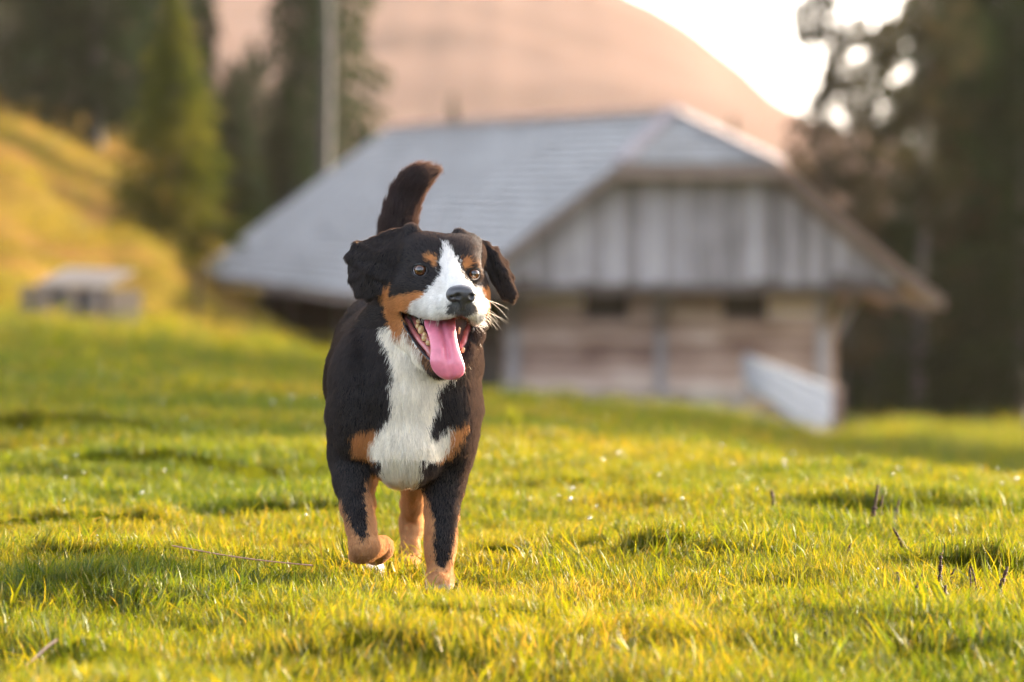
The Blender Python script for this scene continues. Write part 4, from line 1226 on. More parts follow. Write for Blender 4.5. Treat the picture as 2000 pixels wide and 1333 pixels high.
def build_dog():
    root = empty('dog', (DOG_X, DOG_D, DOG_Z))
    tag(root, 'tricolour black, tan and white dog walking through the grass with its tongue out', 'dog')
    V, Q = build_body_field().mesh()
    # drop stray islands is not needed: the field is one solid
    N = vert_normals(V, Q)
    rs = np.random.default_rng(21)
    C = coat(V, np.zeros((len(V), 2)))
    u, v = proj(V + np.array([DOG_X, DOG_D, DOG_Z]))
    sdm = seg_sd(u, v, MOUTH)
    inside = (sdm < 2.0) & (V[:, 1] < -.02)
    wet = np.zeros(len(V))
    C = C * .8
    # inside of the mouth, dark lips, dark eye rims
    C[inside] = [.20, .045, .04]; wet[inside] = 1
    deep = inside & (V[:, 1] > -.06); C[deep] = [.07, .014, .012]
    lip = (np.abs(sdm - 1) < 4.2) & (V[:, 1] < .0) & (v > 606) & ((v > 632) | (u < 800) | (u > 915))
    C[lip] = [.012, .010, .011]; wet[lip] = .9
    for (cx, cy, a, b) in ((821.5, 528.5, 19, 15), (925.3, 535.5, 13.5, 15)):
        m = (((u - cx) / a) ** 2 + ((v - cy) / b) ** 2 < 1) & (V[:, 1] < -.06)
        C[m] = [.010, .009, .010]; wet[m] = .6
    body = mesh_obj('body', None, None, parent=root, me=np_mesh('body', V, Q, skin_material(), attrs={'col': C, 'wet': wet}))

    # ---- fur
    A = V[Q]
    ar = .5 * np.linalg.norm(np.cross(A[:, 2] - A[:, 0], A[:, 3] - A[:, 1]), axis=1)
    c = A.mean(1)
    fn = np.cross(A[:, 2] - A[:, 0], A[:, 3] - A[:, 1]); fn /= (np.linalg.norm(fn, axis=1)[:, None] + 1e-12)
    cu, cv = proj(c + np.array([DOG_X, DOG_D, DOG_Z]))
    dens = np.full(len(c), 1.0)
    head = (c[:, 1] < .02) & (cv < 730)
    dens[head] = 2.3
    dens[fn[:, 1] > .55] *= .35
    dens[(c[:, 1] > .2) & (fn[:, 1] > .2)] *= .7
    w = ar * dens
    NS = 430000
    pick = rs.choice(len(c), NS, p=w / w.sum())
    r1 = rs.random(NS)[:, None]; r2 = rs.random(NS)[:, None]
    a4 = A[pick]
    P = (a4[:, 0] * (1 - r1) + a4[:, 1] * r1) * (1 - r2) + (a4[:, 3] * (1 - r1) + a4[:, 2] * r1) * r2
    nn = N[Q[pick]].mean(1); nn /= (np.linalg.norm(nn, axis=1)[:, None] + 1e-9)
    T, u, v, hd, ear, leg, tail, fr = guide_dirs(P, nn, rs)
    sdm = seg_sd(u, v, MOUTH)
    keep = ~((sdm < 1.0) & (P[:, 1] < -.02))
    keep &= ~((np.abs(sdm) < 5) & (P[:, 1] < .0) & (v > 634) & (u < 905))
    for (cx, cy, a, b) in ((821.5, 528.5, 17, 13.5), (925.3, 535.5, 11.5, 13.5)):
        keep &= ~((((u - cx) / a) ** 2 + ((v - cy) / b) ** 2 < 1) & (P[:, 1] < -.06))
    keep &= ~((((u - 903) / 27) ** 2 + ((v - 578) / 20) ** 2 < 1) & (P[:, 1] < -.19))
    y = P[:, 1]
    ln_ = np.full(NS, .0095)
    ln_[fr] = .0105
    ln_[(u > 740) & (u < 900) & (v > 640) & (v < 930) & (y < .1)] = .0125
    ln_[leg] = .0065
    by_ = (v > 895) & (v < 950) & (u > 745) & (u < 835) & (y < .14); ln_[by_] = .015
    ln_[leg & (v > 1040)] = .0048
    ln_[hd] = .0075
    dn = np.linalg.norm(P - L(903, 572, -.225), axis=1)
    mz = hd & (dn < .13); ln_[mz] = .0028 + .0045 * np.clip(dn[mz] / .13, 0, 1)
    ln_[ear] = .0085
    ln_[tail] = .022
    ln_ *= rs.uniform(.65, 1.3, NS)
    lift = np.full(NS, .24); lift[hd] = .20; lift[ear] = .22; lift[leg] = .22; lift[tail] = .38; lift[mz] = .22
    cl = np.c_[vnoise(P[:, 0] * 90, P[:, 2] * 90, 41), vnoise(P[:, 1] * 90, P[:, 2] * 70, 42), vnoise(P[:, 0] * 90 + 5, P[:, 1] * 90, 43)]
    D_ = T + nn * lift[:, None] + rs.normal(0, .11, (NS, 3)) + cl * np.where(ear | hd, .22, .42)[:, None]
    D_ /= np.linalg.norm(D_, axis=1)[:, None]
    bend = T * .15 - nn * .12 + np.array([0, 0, -.08]) * (~tail)[:, None]
    jit = rs.normal(0, 1.0, (NS, 2)) * np.where(hd, 2.3, 3.6)[:, None]
    col = coat(P, jit)
    tone = 1 + .30 * rs.normal(0, .5, NS) + .55 * vnoise(P[:, 0] * 260, P[:, 2] * 70 + P[:, 1] * 60, 51) + .4 * vnoise(P[:, 0] * 110 + 3, P[:, 2] * 40 + P[:, 1] * 30, 52)
    tone = np.where(col[:, 0] > .3, 1 + (tone - 1) * .38, tone)
    col = col * np.clip(tone, .45, 1.7)[:, None]
    tanm = (col[:, 0] > .12) & (col[:, 2] < col[:, 0] * .4)
    dk = 1 + .38 * vnoise(P[:, 0] * 45 + 2, P[:, 2] * 30, 55)
    col[tanm] *= np.c_[dk, dk ** 1.3, dk ** 1.6][tanm]
    # a few brown and grey hairs among the black ones
    dark = col[:, 0] < .03
    br = dark & (rs.random(NS) < .10); col[br] = np.array([.045, .028, .020]) 
    wd = np.where(hd | ear, .00030, .00040) * rs.uniform(.7, 1.3, NS); wd[tail] = .00042
    k = keep
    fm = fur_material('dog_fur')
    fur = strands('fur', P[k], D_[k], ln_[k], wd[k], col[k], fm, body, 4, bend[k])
    tag(fur, kind='stuff')
    # ---- whiskers
    wr = []; wdv = []; wl = []
    for (px, py, dy, dx, dz, n, l0) in [(940, 606, -.16, 1.0, -.25, 6, .042), (946, 620, -.15, .9, -.7, 5, .030), (950, 590, -.12, 1.0, -.1, 3, .04),
                            (925, 660, -.10, .8, -.7, 8, .018), (770, 640, -.04, -.8, -.4, 9, .03), (850, 622, -.185, -.25, -1, 7, .012), (825, 618, -.15, -.4, -1, 6, .011)]:
        for q in range(n):
            wr.append(L(px + random.uniform(-9, 9), py + random.uniform(-5, 5), dy + .006)); d = np.array([dx + random.gauss(0, .25), -.35 + random.gauss(0, .25), dz + random.gauss(0, .28)]); wdv.append(d / np.linalg.norm(d)); wl.append(l0 * random.uniform(.6, 1.3))
    wr = np.array(wr); wdv = np.array(wdv); wl = np.array(wl)
    ws = strands('whiskers', wr, wdv, wl, np.full(len(wr), .00028), np.tile([.75, .7, .6], (len(wr), 1)), fm, body, 6, np.tile([0, .1, -.3], (len(wr), 1)))
    tag(ws, kind='stuff')

    # ---- eyes
    def eye(E, gaze, name='eye'):
        rr = E['r']
        g = Vector(gaze).normalized()
        bm = bmesh.new(); bmesh.ops.create_uvsphere(bm, u_segments=48, v_segments=32, radius=rr)
        me = bpy.data.meshes.new(name); 
        for vv in bm.verts:                      # cornea bulge along +Z
            q = vv.co.z / rr
            if q > .72: vv.co *= 1 + .10 * ((q - .72) / .28)
        bm.to_mesh(me); bm.free()
        me.polygons.foreach_set('use_smooth', [True] * len(me.polygons))
        at = me.attributes.new('ang', 'FLOAT', 'POINT')
        at.data.foreach_set('value', [math.acos(max(-1, min(1, vv.co.normalized().z))) for vv in me.vertices])
        me.materials.append(eye_mat)
        o = bpy.data.objects.new(name, me); COL.objects.link(o); o.parent = root
        o.rotation_mode = 'QUATERNION'; o.rotation_quaternion = g.to_track_quat('Z', 'Y')
        c_ = E['c']; o.location = (c_[0], c_[1] + .0062, c_[2])
        return o
    m, ns, ln = mat_new('dog_eye'); eye_mat = m
    at = nd(ns, 'ShaderNodeAttribute', attribute_name='ang')
    tc = nd(ns, 'ShaderNodeTexCoord'); nz = nd(ns, 'ShaderNodeTexNoise', i_Scale=500.0, i_Detail=2.0); ln.new(tc.outputs['Object'], nz.inputs['Vector'])
    ad = nd(ns, 'ShaderNodeMath', operation='MULTIPLY_ADD'); ad.inputs[1].default_value = .10; ln.new(nz.outputs['Fac'], ad.inputs[0]); ln.new(at.outputs['Fac'], ad.inputs[2])
    rp = ramp(ns, [(.25 / 3.1416, (.004, .003, .003)), (.37 / 3.1416, (.006, .004, .003)), (.42 / 3.1416, (.060, .020, .007)), (.75 / 3.1416, (.085, .030, .010)), (.88 / 3.1416, (.02, .010, .008)), (.98 / 3.1416, (.03, .022, .02)), (1.02 / 3.1416, (.40, .37, .38))])
    dv = nd(ns, 'ShaderNodeMath', operation='DIVIDE'); dv.inputs[1].default_value = 3.1416; ln.new(ad.outputs[0], dv.inputs[0]); ln.new(dv.outputs[0], rp.inputs[0])
    p = nd(ns, 'ShaderNodeBsdfPrincipled', i_Roughness=.25); ln.new(rp.outputs[0], p.inputs['Base Color'])
    p.inputs['Coat Weight'].default_value = .8; p.inputs['Coat Roughness'].default_value = .02; p.inputs['Coat IOR'].default_value = 1.5
    o = nd(ns, 'ShaderNodeOutputMaterial'); ln.new(p.outputs[0], o.inputs[0])
    eye(EYE_L, (-.10, -1, .12)); eye(EYE_R, (.02, -1, .10))

    # ---- nose leather
    c0 = L(901.5, 577, -0.2250)
    g = Field(np.arange(c0[0] - .04, c0[0] + .04, .0011).astype(np.float32), np.arange(c0[1] - .035, c0[1] + .04, .0011).astype(np.float32), np.arange(c0[2] - .04, c0[2] + .03, .0011).astype(np.float32))
    g.ell(L(902, 570, -0.2230), (.0240, .018, .0125), .01)
    g.ell(L(885, 577, -0.2230), (.0130, .0150, .0128), .008)
    g.ell(L(917, 578, -0.2230), (.0118, .0150, .0128), .008)
    g.cone(L(904, 580, -0.2280), L(904, 603, -0.2230), .0100, .0045, .008)
    g.ell(L(894, 580, -0.2430), (.0062, .0115, .0054), .003, 'cut')
    g.cone(L(888, 583, -0.2410), L(879, 579, -0.2310), .0034, .0016, .003, 'cut')
    g.ell(L(921, 580, -0.2420), (.0050, .0115, .0056), .003, 'cut')
    g.cone(L(924, 583, -0.2390), L(929, 578, -0.2310), .0028, .0014, .003, 'cut')
    g.cone(L(906, 584, -0.2415), L(904, 604, -0.2340), .0012, .0015, .003, 'cut')
    nv, nq = g.mesh()
    nose_m = simple_mat('nose_leather', (.030, .027, .029), .42, .5, scale=200, bump=.5, bscale=1400., bdist=.0006, coat=.25)
    mesh_obj('nose', None, None, parent=root, me=np_mesh('nose', nv, nq, nose_m))

    # ---- tongue
    rows = [(606, 846, 898, -.045), (618, 838, 896, -.085), (630, 831, 895, -.120), (645, 838, 896, -.140), (660, 843, 898, -.153), (675, 846, 901, -.162), (688, 846, 905, -.168),
            (700, 844.5, 908.5, -.171), (710, 844.5, 912, -.172), (720, 847, 914.5, -.171), (730, 852, 914, -.169), (738, 859, 910, -.167), (743.5, 866, 904, -.165), (747, 875, 893, -.164)]
    TV = []; nr_ = 44
    for (py, xl, xr, dy) in rows:
        xl -= 5; xr -= 6; py -= max(0, (py - 690) * .09)
        ctr = (xl + xr) / 2; hw = (xr - xl) / 2
        thick = .0085 * min(1, hw / 20) * (1 if py < 735 else .75)
        for j in range(nr_):
            a = 2 * math.pi * j / nr_
            cx = math.cos(a); sx = math.sin(a)
            e_ = abs(sx) ** .8 * (1 if sx > 0 else -1)
            groove = 0.0
            gx_ = ctr + (4 if py < 700 else 2) 
            q = L(ctr + hw * cx, py, dy)
            s_ = (ctr + hw * cx - gx_) / 5.5
            dep = (.0105 if py < 700 else .0045) * math.exp(-s_ * s_) if sx > 0 else 0
            q[1] += -thick * e_ + dep - .004 * (1 - cx * cx) * (1 if sx > 0 else .3)
            TV.append(q)
    TF = [(i * nr_ + j, i * nr_ + (j + 1) % nr_, (i + 1) * nr_ + (j + 1) % nr_, (i + 1) * nr_ + j) for i in range(len(rows) - 1) for j in range(nr_)]
    TF += [tuple(range(nr_)), tuple(range(len(TV) - 1, len(TV) - nr_ - 1, -1))]
    tm = simple_mat('tongue_flesh', (.56, .150, .21), .45, .5, scale=60, var=.14, bump=.45, bscale=1600., bdist=.0006, sss=.35, ssr=(.008, .003, .002), coat=.25)
    tg = mesh_obj('tongue', TV, TF, tm, root, smooth=True)
    sm = tg.modifiers.new('smooth', 'SUBSURF'); sm.levels = 2; sm.render_levels = 2
    # ---- gums and teeth
    gm_ = simple_mat('gum_flesh', (.40, .125, .115), .35, .5, scale=90, var=.25, sss=.25, coat=.6)
    def tube_mesh(name, pts, mat, parent, k=10):
        V_ = []; F_ = []
        n = len(pts)
        for i, (p_, r_, s_) in enumerate(pts):
            t_ = np.array(pts[min(i + 1, n - 1)][0]) - np.array(pts[max(i - 1, 0)][0]); t_ /= np.linalg.norm(t_)
            b_ = np.cross(t_, [0, 1, 0]); b_ /= np.linalg.norm(b_); c_ = np.cross(b_, t_)
            for j in range(k):
                a = 2 * math.pi * j / k
                V_.append(p_ + b_ * r_ * math.cos(a) + c_ * s_ * math.sin(a))
        for i in range(n - 1):
            for j in range(k): F_.append((i * k + j, i * k + (j + 1) % k, (i + 1) * k + (j + 1) % k, (i + 1) * k + j))
        F_ += [tuple(range(k))[::-1], tuple(range((n - 1) * k, n * k))]
        o = mesh_obj(name, V_, F_, mat, parent, smooth=True)
        return o
    tube_mesh('gum', [(L(789, 614, -.045), .003, .004), (L(796, 628, -.060), .0052, .006), (L(808, 650, -.082), .0055, .006), (L(822, 668, -.104), .0055, .006), (L(836, 683, -.124), .0062, .006), (L(843, 700, -.136), .005, .005)], gm_, root)
    tube_mesh('gum', [(L(806, 618, -.06), .004, .005), (L(818, 640, -.082), .006, .006), (L(832, 660, -.105), .006, .006), (L(846, 676, -.125), .006, .006)], gm_, root)
    tube_mesh('gum', [(L(918, 628, -.065), .004, .005), (L(914, 645, -.085), .0065, .006), (L(907, 665, -.108), .006, .006), (L(901, 683, -.128), .005, .005)], gm_, root)
    tooth_m = simple_mat('tooth_enamel', (.46, .30, .13), .35, .5, scale=120, var=.25, coat=.2)
    def tooth(px, py, dy, w_, h_, tiltx, point=.4):
        V_ = []; F_ = []
        lv = [(0, .75), (.25, 1.0), (.55, 1.0), (.8, .8), (1.0, point)]
        k_ = 10
        w_ = R(w_) / 2 * .92; h_ = R(h_) * .92
        base = L(px, py + h_ * PXM / 2, dy)
        for t_, s_ in lv:
            for j in range(k_):
                a = 2 * math.pi * j / k_
                V_.append(base + np.array([w_ * s_ * math.cos(a) + tiltx * h_ * t_, .8 * w_ * s_ * math.sin(a), h_ * t_]))
        for i in range(len(lv) - 1):
            for j in range(k_): F_.append((i * k_ + j, i * k_ + (j + 1) % k_, (i + 1) * k_ + (j + 1) % k_, (i + 1) * k_ + j))
        F_.append(tuple(range((len(lv) - 1) * k_, len(lv) * k_)))
        o = mesh_obj('tooth', V_, F_, tooth_m, root, smooth=True)
    for a_ in [(817, 628, -.088, 9, 9, -.1), (816, 637, -.093, 9, 10, -.1), (821.5, 644, -.100, 13, 17, .1), (829, 655, -.108, 9, 13, 0), (829, 661, -.114, 12, 12, -.1), (838, 670, -.124, 13, 10, -.2), (896, 646, -.115, 5, 15, .1), (904, 684, -.139, 8, 12, .1, .2), (846, 688, -.135, 7, 8, -.1)]:
        tooth(*a_)
    return root
import time as _t
_t0 = _t.time()
DOG = build_dog()
print('dog built in', round(_t.time() - _t0, 1))
# ---------------------------------------------------------------- grass
def grass_material(name, cols, trans=.55):
    m, ns, ln = mat_new(name)
    tn = nd(ns, 'ShaderNodeAttribute', attribute_name='tone'); tn.attribute_type = 'INSTANCER'
    bl = nd(ns, 'ShaderNodeAttribute', attribute_name='blade')
    up = nd(ns, 'ShaderNodeAttribute', attribute_name='up')
    a = nd(ns, 'ShaderNodeMath', operation='MULTIPLY_ADD'); a.inputs[1].default_value = .55; ln.new(bl.outputs['Fac'], a.inputs[0]); ln.new(tn.outputs['Fac'], a.inputs[2])
    r = ramp(ns, cols); ln.new(a.outputs[0], r.inputs[0])
    # tips a little yellower than the base of the blade
    tip = nd(ns, 'ShaderNodeMix', data_type='RGBA', blend_type='MULTIPLY'); 
    ml = nd(ns, 'ShaderNodeMath', operation='MULTIPLY'); ml.inputs[1].default_value = .8; ln.new(up.outputs['Fac'], ml.inputs[0]); ln.new(ml.outputs[0], tip.inputs[0])
    ln.new(r.outputs[0], tip.inputs[6]); tip.inputs[7].default_value = (1.35, 1.15, .75, 1)
    d = nd(ns, 'ShaderNodeBsdfDiffuse'); t = nd(ns, 'ShaderNodeBsdfTranslucent')
    ln.new(tip.outputs[2], d.inputs[0])
    tcol = nd(ns, 'ShaderNodeMix', data_type='RGBA', blend_type='MULTIPLY'); tcol.inputs[0].default_value = 1
    ln.new(tip.outputs[2], tcol.inputs[6]); tcol.inputs[7].default_value = (1.5, 1.4, .7, 1)
    ln.new(tcol.outputs[2], t.inputs[0])
    mx = nd(ns, 'ShaderNodeMixShader'); mx.inputs[0].default_value = trans
    ln.new(d.outputs[0], mx.inputs[1]); ln.new(t.outputs[0], mx.inputs[2])
    g = nd(ns, 'ShaderNodeBsdfGlossy', i_Roughness=.42); g.inputs[0].default_value = (.8, .85, .8, 1)
    m2 = nd(ns, 'ShaderNodeMixShader'); m2.inputs[0].default_value = .018; ln.new(mx.outputs[0], m2.inputs[1]); ln.new(g.outputs[0], m2.inputs[2])
    o = nd(ns, 'ShaderNodeOutputMaterial'); ln.new(m2.outputs[0], o.inputs[0])
    return m
G_COLS = [(0.0, (.019, .038, .002)), (.35, (.051, .070, .0025)), (.62, (.090, .090, .003)), (.85, (.118, .094, .005)), (1.0, (.15, .10, .02))]
M_grass = grass_material('grass_blades', G_COLS)

def tuft_mesh(seed, n, spread, hmin, hmax, wid, lean, seg=3):
    rs = np.random.default_rng(seed)
    V = []; F = []; bl = []; up = []
    for i in range(n):
        a = rs.uniform(0, 6.283); r = spread * math.sqrt(rs.random())
        bx, by = r * math.cos(a), r * math.sin(a)
        h = rs.uniform(hmin, hmax); w = wid * rs.uniform(.6, 1.3)
        la = rs.uniform(0, 6.283); ll = abs(rs.normal(0, lean)) + .08
        dx, dy = math.cos(la), math.sin(la)
        fa = la + math.pi / 2 + rs.normal(0, .5)
        wx, wy = math.cos(fa), math.sin(fa)
        tone = rs.random() ** 1.6
        if rs.random() < .03: tone = 1.6
        o = len(V)
        for k in range(seg + 1):
            t = k / seg
            c = ll * h * t ** 1.8
            z = h * t * (1 - .25 * ll * t) - (.008 if k == 0 else 0)
            ww = w * (1 - t ** 1.6) * (1 if k else .8)
            p = (bx + dx * c, by + dy * c)
            if k < seg:
                V += [(p[0] - wx * ww, p[1] - wy * ww, z), (p[0] + wx * ww, p[1] + wy * ww, z)]; bl += [tone, tone]; up += [t, t]
            else:
                V.append((p[0], p[1], z)); bl.append(tone); up.append(1.)
        for k in range(seg - 1):
            F.append((o + 2 * k, o + 2 * k + 1, o + 2 * k + 3, o + 2 * k + 2))
        F.append((o + 2 * seg - 2, o + 2 * seg - 1, o + 2 * seg))
    me = bpy.data.meshes.new('grass_tuft'); me.from_pydata(V, [], F); me.update()
    at = me.attributes.new('blade', 'FLOAT', 'POINT'); at.data.foreach_set('value', bl)
    at = me.attributes.new('up', 'FLOAT', 'POINT'); at.data.foreach_set('value', up)
    me.materials.append(M_grass)
    me.polygons.foreach_set('use_smooth', [True] * len(me.polygons))
    return me
tufts = bpy.data.collections.new('tuft_sources')
for i in range(10):
    me = tuft_mesh(100 + i, 58 if i < 8 else 34, .040, .010, .027 + .003 * (i % 4), .00085 + .0002 * (i % 3), .55 + .12 * (i % 3))
    ob = bpy.data.objects.new('tuft_%d' % i, me); tufts.objects.link(ob)

def scatter(name, X, Y, scale, tone, label, kind='stuff', coll=None, tiltamp=.25, zoff=0.0):
    n = len(X)
    Z = ground_z(X, Y) + zoff
    me = bpy.data.meshes.new(name)
    me.vertices.add(n); me.vertices.foreach_set('co', np.c_[X, Y, Z].astype(np.float32).ravel())
    rot = np.c_[rng.normal(0, tiltamp, n), rng.normal(0, tiltamp, n), rng.uniform(0, 6.283, n)]
    a = me.attributes.new('rot', 'FLOAT_VECTOR', 'POINT'); a.data.foreach_set('vector', rot.astype(np.float32).ravel())
    a = me.attributes.new('scl', 'FLOAT_VECTOR', 'POINT'); a.data.foreach_set('vector', scale.astype(np.float32).ravel())
    a = me.attributes.new('tone', 'FLOAT', 'POINT'); a.data.foreach_set('value', tone.astype(np.float32))
    o = bpy.data.objects.new(name, me); COL.objects.link(o)
    ng = bpy.data.node_groups.new(name + '_nodes', 'GeometryNodeTree')
    ng.interface.new_socket('Geometry', in_out='INPUT', socket_type='NodeSocketGeometry')
    ng.interface.new_socket('Geometry', in_out='OUTPUT', socket_type='NodeSocketGeometry')
    N_ = ng.nodes; Lk = ng.links
    gi = N_.new('NodeGroupInput'); go = N_.new('NodeGroupOutput')
    ci = N_.new('GeometryNodeCollectionInfo'); ci.inputs['Collection'].default_value = coll or tufts
    ci.inputs['Separate Children'].default_value = True; ci.inputs['Reset Children'].default_value = True
    ip = N_.new('GeometryNodeInstanceOnPoints'); ip.inputs['Pick Instance'].default_value = True
    def attr(nm, ty):
        q = N_.new('GeometryNodeInputNamedAttribute'); q.data_type = ty; q.inputs['Name'].default_value = nm
        return [s for s in q.outputs if s.enabled][0]
    Lk.new(gi.outputs[0], ip.inputs['Points']); Lk.new(ci.outputs[0], ip.inputs['Instance'])
    Lk.new(attr('rot', 'FLOAT_VECTOR'), ip.inputs['Rotation']); Lk.new(attr('scl', 'FLOAT_VECTOR'), ip.inputs['Scale'])
    rv = N_.new('FunctionNodeRandomValue'); rv.data_type = 'INT'
    for s in rv.inputs:
        if s.enabled and s.name == 'Min': s.default_value = 0
        if s.enabled and s.name == 'Max': s.default_value = 9
    Lk.new([s for s in rv.outputs if s.enabled][0], ip.inputs['Instance Index'])
    Lk.new(ip.outputs[0], go.inputs[0])
    md = o.modifiers.new('scatter', 'NODES'); md.node_group = ng
    tag(o, label, None, kind=kind)
    return o
def strip_points(d0, d1, per, margin):
    """random points in the view wedge between two distances, widened so that a step aside still finds grass"""
    w1 = .105 * d1 + margin
    n = int((d1 - d0) * 2 * w1 * per)
    Y = rng.uniform(d0, d1, n); X = rng.uniform(-w1, w1, n)
    k = np.abs(X) < .105 * Y + margin
    return X[k], Y[k]
XX = []; YY = []; SS = []; TT = []
for d0, d1, per, mg, sc in [(7.3, 9.0, 520, .35, 1.05), (9.0, 12.2, 1000, .35, 1.0), (12.2, 15, 700, .4, 1.05), (15, 20, 400, .6, 1.3), (20, 30, 110, 1.0, 2.0), (30, 50, 30, 2.0, 3.5), (50, 90, 4.0, 4, 8.0), (90, 150, 1.3, 8, 12.0), (7.3, 14, 40, 1.6, 1.6)]:
    X, Y = strip_points(d0, d1, per, mg)
    XX.append(X); YY.append(Y); SS.append(rng.uniform(.7, 1.3, len(X)) * sc)
    u = 1000 + FPX * X / Y
    clump = fbm(X * 1.3, Y * .9, 61, 3)
    t = .24 + .50 * clump + .10 * rng.normal(0, 1, len(X)) * .7
    t += np.clip((1.0 - Y / 9.2), 0, .2) * .9
    t += dryness(X, Y) * .75
    # dog's shadow painted in: darker, greener grass tone left of the paws
    t -= .10 * np.exp(-((u - 330) / 300) ** 2 - ((Y - 10.3) / .5) ** 2)
    TT.append(np.clip(t, 0, .9))
X = np.concatenate(XX); Y = np.concatenate(YY); Sc = np.concatenate(SS); T_ = np.concatenate(TT)
# no grass in the bare floor of the hollows, shorter round the trodden paws, none inside the barn
k = np.ones(len(X), bool)
for (a, b, rx, ry, dep) in PITS:
    if dep > .055 and b < 12: k &= ~((((X - a) / (rx * .75)) ** 2 + ((Y - b) / (ry * .75)) ** 2 < 1) & (rng.random(len(X)) < .6))
for (a, b, rx, h) in BANKS:
    yy = Y - b - .05 * np.sin((X - a) * 23 + b)
    if b > 9.3: k &= ~((yy > -.02) & (yy < .05) & (np.abs(X - a) < rx * .9) & (rng.random(len(X)) < .75))
k &= ~((Y > 60) & (dryness(X, Y) > .08) & (rng.random(len(X)) < .65))
hgt = .75 + .5 * (fbm(X * 2.2 + 9, Y * 1.6, 71, 2) + .5)
Sc = Sc * np.clip(hgt, .6, 1.3)
ub = 1000 + FPX * X / Y
k &= ~((Y > 97) & (Y < 136) & (X > -6.2) & (X < 7))
zf = np.interp(Y, [13, 20, 30, 60, 150], [1, .8, .5, .22, .2])
nearpaw = np.exp(-(((X + .20) / .22) ** 2 + ((Y - 10.50) / .34) ** 2) ** 2)
SC3 = np.c_[Sc, Sc, Sc * zf * (1 - .55 * nearpaw)]
scatter('grass', X[k], Y[k], SC3[k], T_[k], 'sunlit short green and yellow meadow grass', 'stuff')

# ---------------------------------------------------------------- single plants in the turf
M_stalk = simple_mat('dry_seed_head', (.045, .022, .017), .8, .2, scale=300, var=.5)
def stalk(px, py, D, hpx, label, lean=.2, r=.0035, kind='plantain_stalk', cat='seed stalk'):
    b = unproj(px, py, D); x = b[0]
    z = gz(x, D) - .01
    h = hpx / FPX * D + .026
    R_ = empty(kind, (x, D, z))
    tag(R_, label, cat, 'dark seed stalks standing in the turf')
    bend = random.uniform(-.22, .22)
    V = []; F = []; k_ = 6; n = 8
    for i in range(n):
        t = i / (n - 1) * .96
        for j in range(k_):
            a = 2 * math.pi * j / k_
            V.append((lean * h * t + bend * h * t * t + .0011 * math.cos(a), .0011 * math.sin(a), h * t))
    for i in range(n - 1):
        for j in range(k_): F.append((i * k_ + j, i * k_ + (j + 1) % k_, (i + 1) * k_ + (j + 1) % k_, (i + 1) * k_ + j))
    mesh_obj('stem', V, F, M_stalk, R_, smooth=True)
    V = []; F = []
    n = 14
    for i in range(n):                          # knobbly seed capsules round the upper half
        t = .42 + .58 * i / (n - 1)
        rr = r * .72 * random.uniform(.6, 1.25) * (1 - .45 * (i / n) ** 3)
        for j in range(5):
            a = j * 1.2566 + i * .7
            cx, cy, cz = lean * h * t + bend * h * t * t + rr * .6 * math.cos(a), rr * .6 * math.sin(a), h * t
            o = len(V); q = rr * .62
            V += [(cx + q, cy, cz), (cx - q, cy, cz), (cx, cy + q, cz), (cx, cy - q, cz), (cx, cy, cz + q * 1.4), (cx, cy, cz - q)]
            F += [(o + 4, o, o + 2), (o + 4, o + 2, o + 1), (o + 4, o + 1, o + 3), (o + 4, o + 3, o), (o + 5, o + 2, o), (o + 5, o + 1, o + 2), (o + 5, o + 3, o + 1), (o + 5, o, o + 3)]
    s = mesh_obj('seed_head', V, F, M_stalk, R_, smooth=True)
    s['kind'] = 'stuff'
for a in [(1762, 1262, 9.72, 58, 'straight dark seed stalk of the front crossed pair', -.12, .0048), (1768, 1262, 9.70, 54, 'right leaning dark seed stalk of the front crossed pair', .36, .0036),
          (1829, 1278, 9.62, 42, 'short thin dark stalk left in the second front pair', -.02, .0032), (1836, 1276, 9.60, 48, 'taller leaning dark stalk right in the second front pair', .22, .0046),
          (1836, 1188, 10.3, 64, 'dark bent seed stalk alone behind the front pairs', -.03, .005), (1842, 1190, 10.35, 34, 'short stub beside the dark bent seed stalk', .25, .0035),
          (1893, 1202, 10.2, 48, 'thin rust brown stalk leaning beside the dark hollow', .15, .003), (1913, 1200, 10.25, 50, 'thin bowed brown stalk between two others by the hollow', -.15, .003),
          (1944, 1204, 10.15, 56, 'thick dark curved seed stalk at the far right', .18, .0055),
          (1697, 1078, 11.9, 74, 'tall blurred brown seed stalk of the rear trio', .22, .0065), (1714, 1076, 12.0, 58, 'middle blurred brown seed stalk of the rear trio', .1, .005), (1742, 1076, 12.1, 50, 'rightmost blurred brown seed stalk of the rear trio', .18, .0055),
          (1511, 1052, 12.3, 40, 'lone blurred dark seed stalk left of the rear trio', .05, .006), (1650, 1140, 10.9, 26, 'small dark stub in the turf behind the front stalks', .05, .004), (1775, 1120, 11.1, 44, 'brown bent stalk below the glinting dew', -.25, .005), (1783, 1262, 9.75, 18, 'tiny dark stub right of the front crossed pair', .2, .0036)]:
    stalk(a[0], a[1], a[2], a[3] , a[4], a[5], a[6])

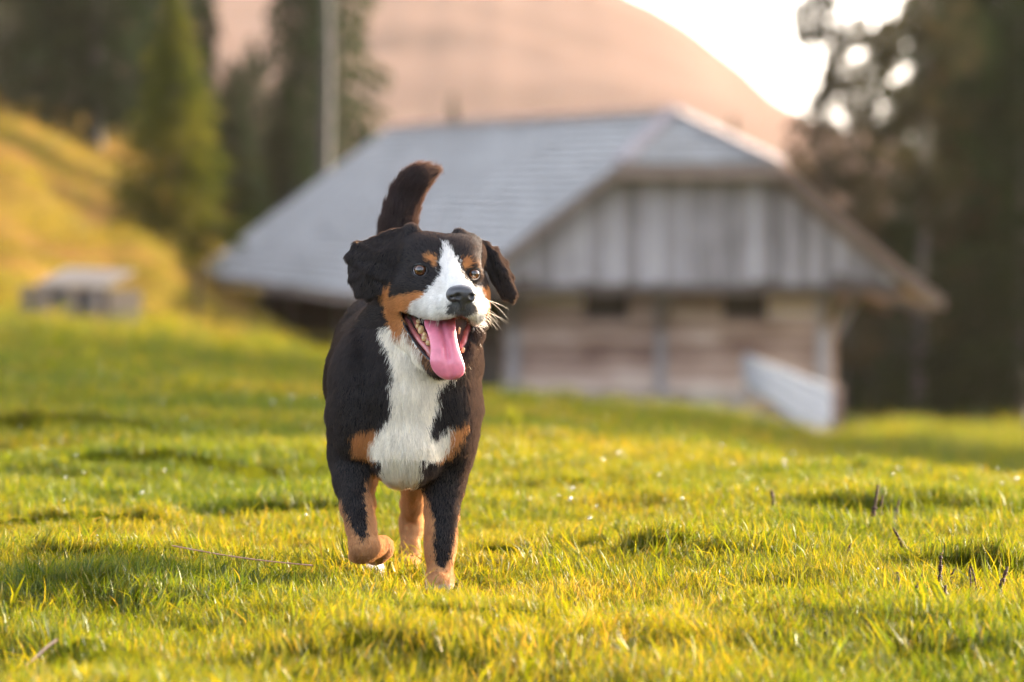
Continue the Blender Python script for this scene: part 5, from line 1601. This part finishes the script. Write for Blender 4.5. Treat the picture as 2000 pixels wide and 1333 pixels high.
def stem_curve(name, pts, r, mat, label, cat, flat=1.0):
    V = []; F = []; k_ = 6; n = len(pts)
    P = [Vector(p) for p in pts]
    for i, p in enumerate(P):
        t = (P[min(i + 1, n - 1)] - P[max(i - 1, 0)]).normalized(); s = t.cross(Vector((0, 0, 1))).normalized(); u_ = s.cross(t)
        for j in range(k_):
            a = 2 * math.pi * j / k_
            V.append(p + s * r * math.cos(a) + u_ * r * flat * math.sin(a))
    for i in range(n - 1):
        for j in range(k_): F.append((i * k_ + j, i * k_ + (j + 1) % k_, (i + 1) * k_ + (j + 1) % k_, (i + 1) * k_ + j))
    o = mesh_obj(name, V, F, mat, smooth=True)
    return tag(o, label, cat)
M_straw = simple_mat('red_brown_straw', (.24, .11, .07), .6, .4, scale=80)
def straw():
    pts = []
    for t in np.linspace(0, 1, 16):
        px = 335 + 275 * t; D = 10.62 - .34 * t
        x = (px - 1000) / FPX * D
        pts.append((x, D, max(gz(x, D) + .030 - .02 * t * t, unproj(px, 1066 + 38 * t + 5 * math.sin(3 * t), D)[2])))
    stem_curve('dry_straw', pts, .0013, M_straw, 'long thin reddish straw lying across the shaded grass', 'straw')
straw()
M_wilt = simple_mat('wilted_leaf', (.55, .33, .22), .6, .4, scale=60)
def wilted():
    D = 8.72
    pts = [(*unproj(px, py, D)[:2], unproj(px, py, D)[2]) for px, py in ((10, 1345), (40, 1310), (70, 1285), (95, 1262), (112, 1250))]
    stem_curve('wilted_leaf', pts, .007, M_wilt, 'blurred pinkish wilted leaf in the near bottom left grass', 'leaf', .35)
wilted()

# a tall fresh clump catching the sun in front of the barn
M_bright = grass_material('bright_leaf', [(0, (.12, .13, .006)), (1, (.15, .15, .01))], .6)
def clump(px, py, D, hpx, wpx, label, seed):
    b = unproj(px, py, D)
    h = hpx / FPX * D; w = wpx / FPX * D
    me = tuft_mesh(seed, 46, w * .38, h * .6, h, w * .045, .12)
    me.materials.clear(); me.materials.append(M_bright)
    o = bpy.data.objects.new('grass_clump', me); COL.objects.link(o); o.location = (b[0], D, gz(b[0], D))
    tag(o, label, 'grass clump')
clump(1003, 850, 17.5, 72, 42, 'tall yellow green clump of grass in front of the barn corner', 301)
clump(172, 760, 26, 50, 34, 'pale grass clump on the green slope below the trough', 302)

# ---------------------------------------------------------------- dew
def dew():
    n = 420
    Y = np.concatenate([rng.uniform(9.6, 12.5, 7), rng.uniform(12.5, 18.5, 70)]); n = len(Y)
    X = rng.uniform(-.1, .1, n) * Y
    Z = ground_z(X, Y) + .03 + .02 * rng.random(n) * np.where(Y > 14, 1.8, 1)
    bm = bmesh.new(); bmesh.ops.create_icosphere(bm, subdivisions=2, radius=1.0)
    me0 = np.array([v.co[:] for v in bm.verts]); f0 = np.array([[v.index for v in f.verts] for f in bm.faces]); bm.free()
    r = rng.uniform(.0008, .0022, n) * np.where(Y > 12, 2.3, 1.1)
    V = (me0[None] * r[:, None, None] + np.c_[X, Y, Z][:, None, :]).reshape(-1, 3)
    F = (f0[None] + (np.arange(n) * len(me0))[:, None, None]).reshape(-1, 3)
    m, ns, ln = mat_new('dew_water')
    g = nd(ns, 'ShaderNodeBsdfGlossy', i_Roughness=.11); g.inputs[0].default_value = (.5, .48, .42, 1)
    t = nd(ns, 'ShaderNodeBsdfTransparent')
    mx = nd(ns, 'ShaderNodeMixShader'); mx.inputs[0].default_value = .5; ln.new(t.outputs[0], mx.inputs[1]); ln.new(g.outputs[0], mx.inputs[2])
    o = nd(ns, 'ShaderNodeOutputMaterial'); ln.new(mx.outputs[0], o.inputs[0])
    ob = mesh_obj('dew_drops', None, None, me=np_mesh('dew_drops', V, F, m))
    tag(ob, 'dew drops glinting on the grass', None, kind='stuff')
dew()
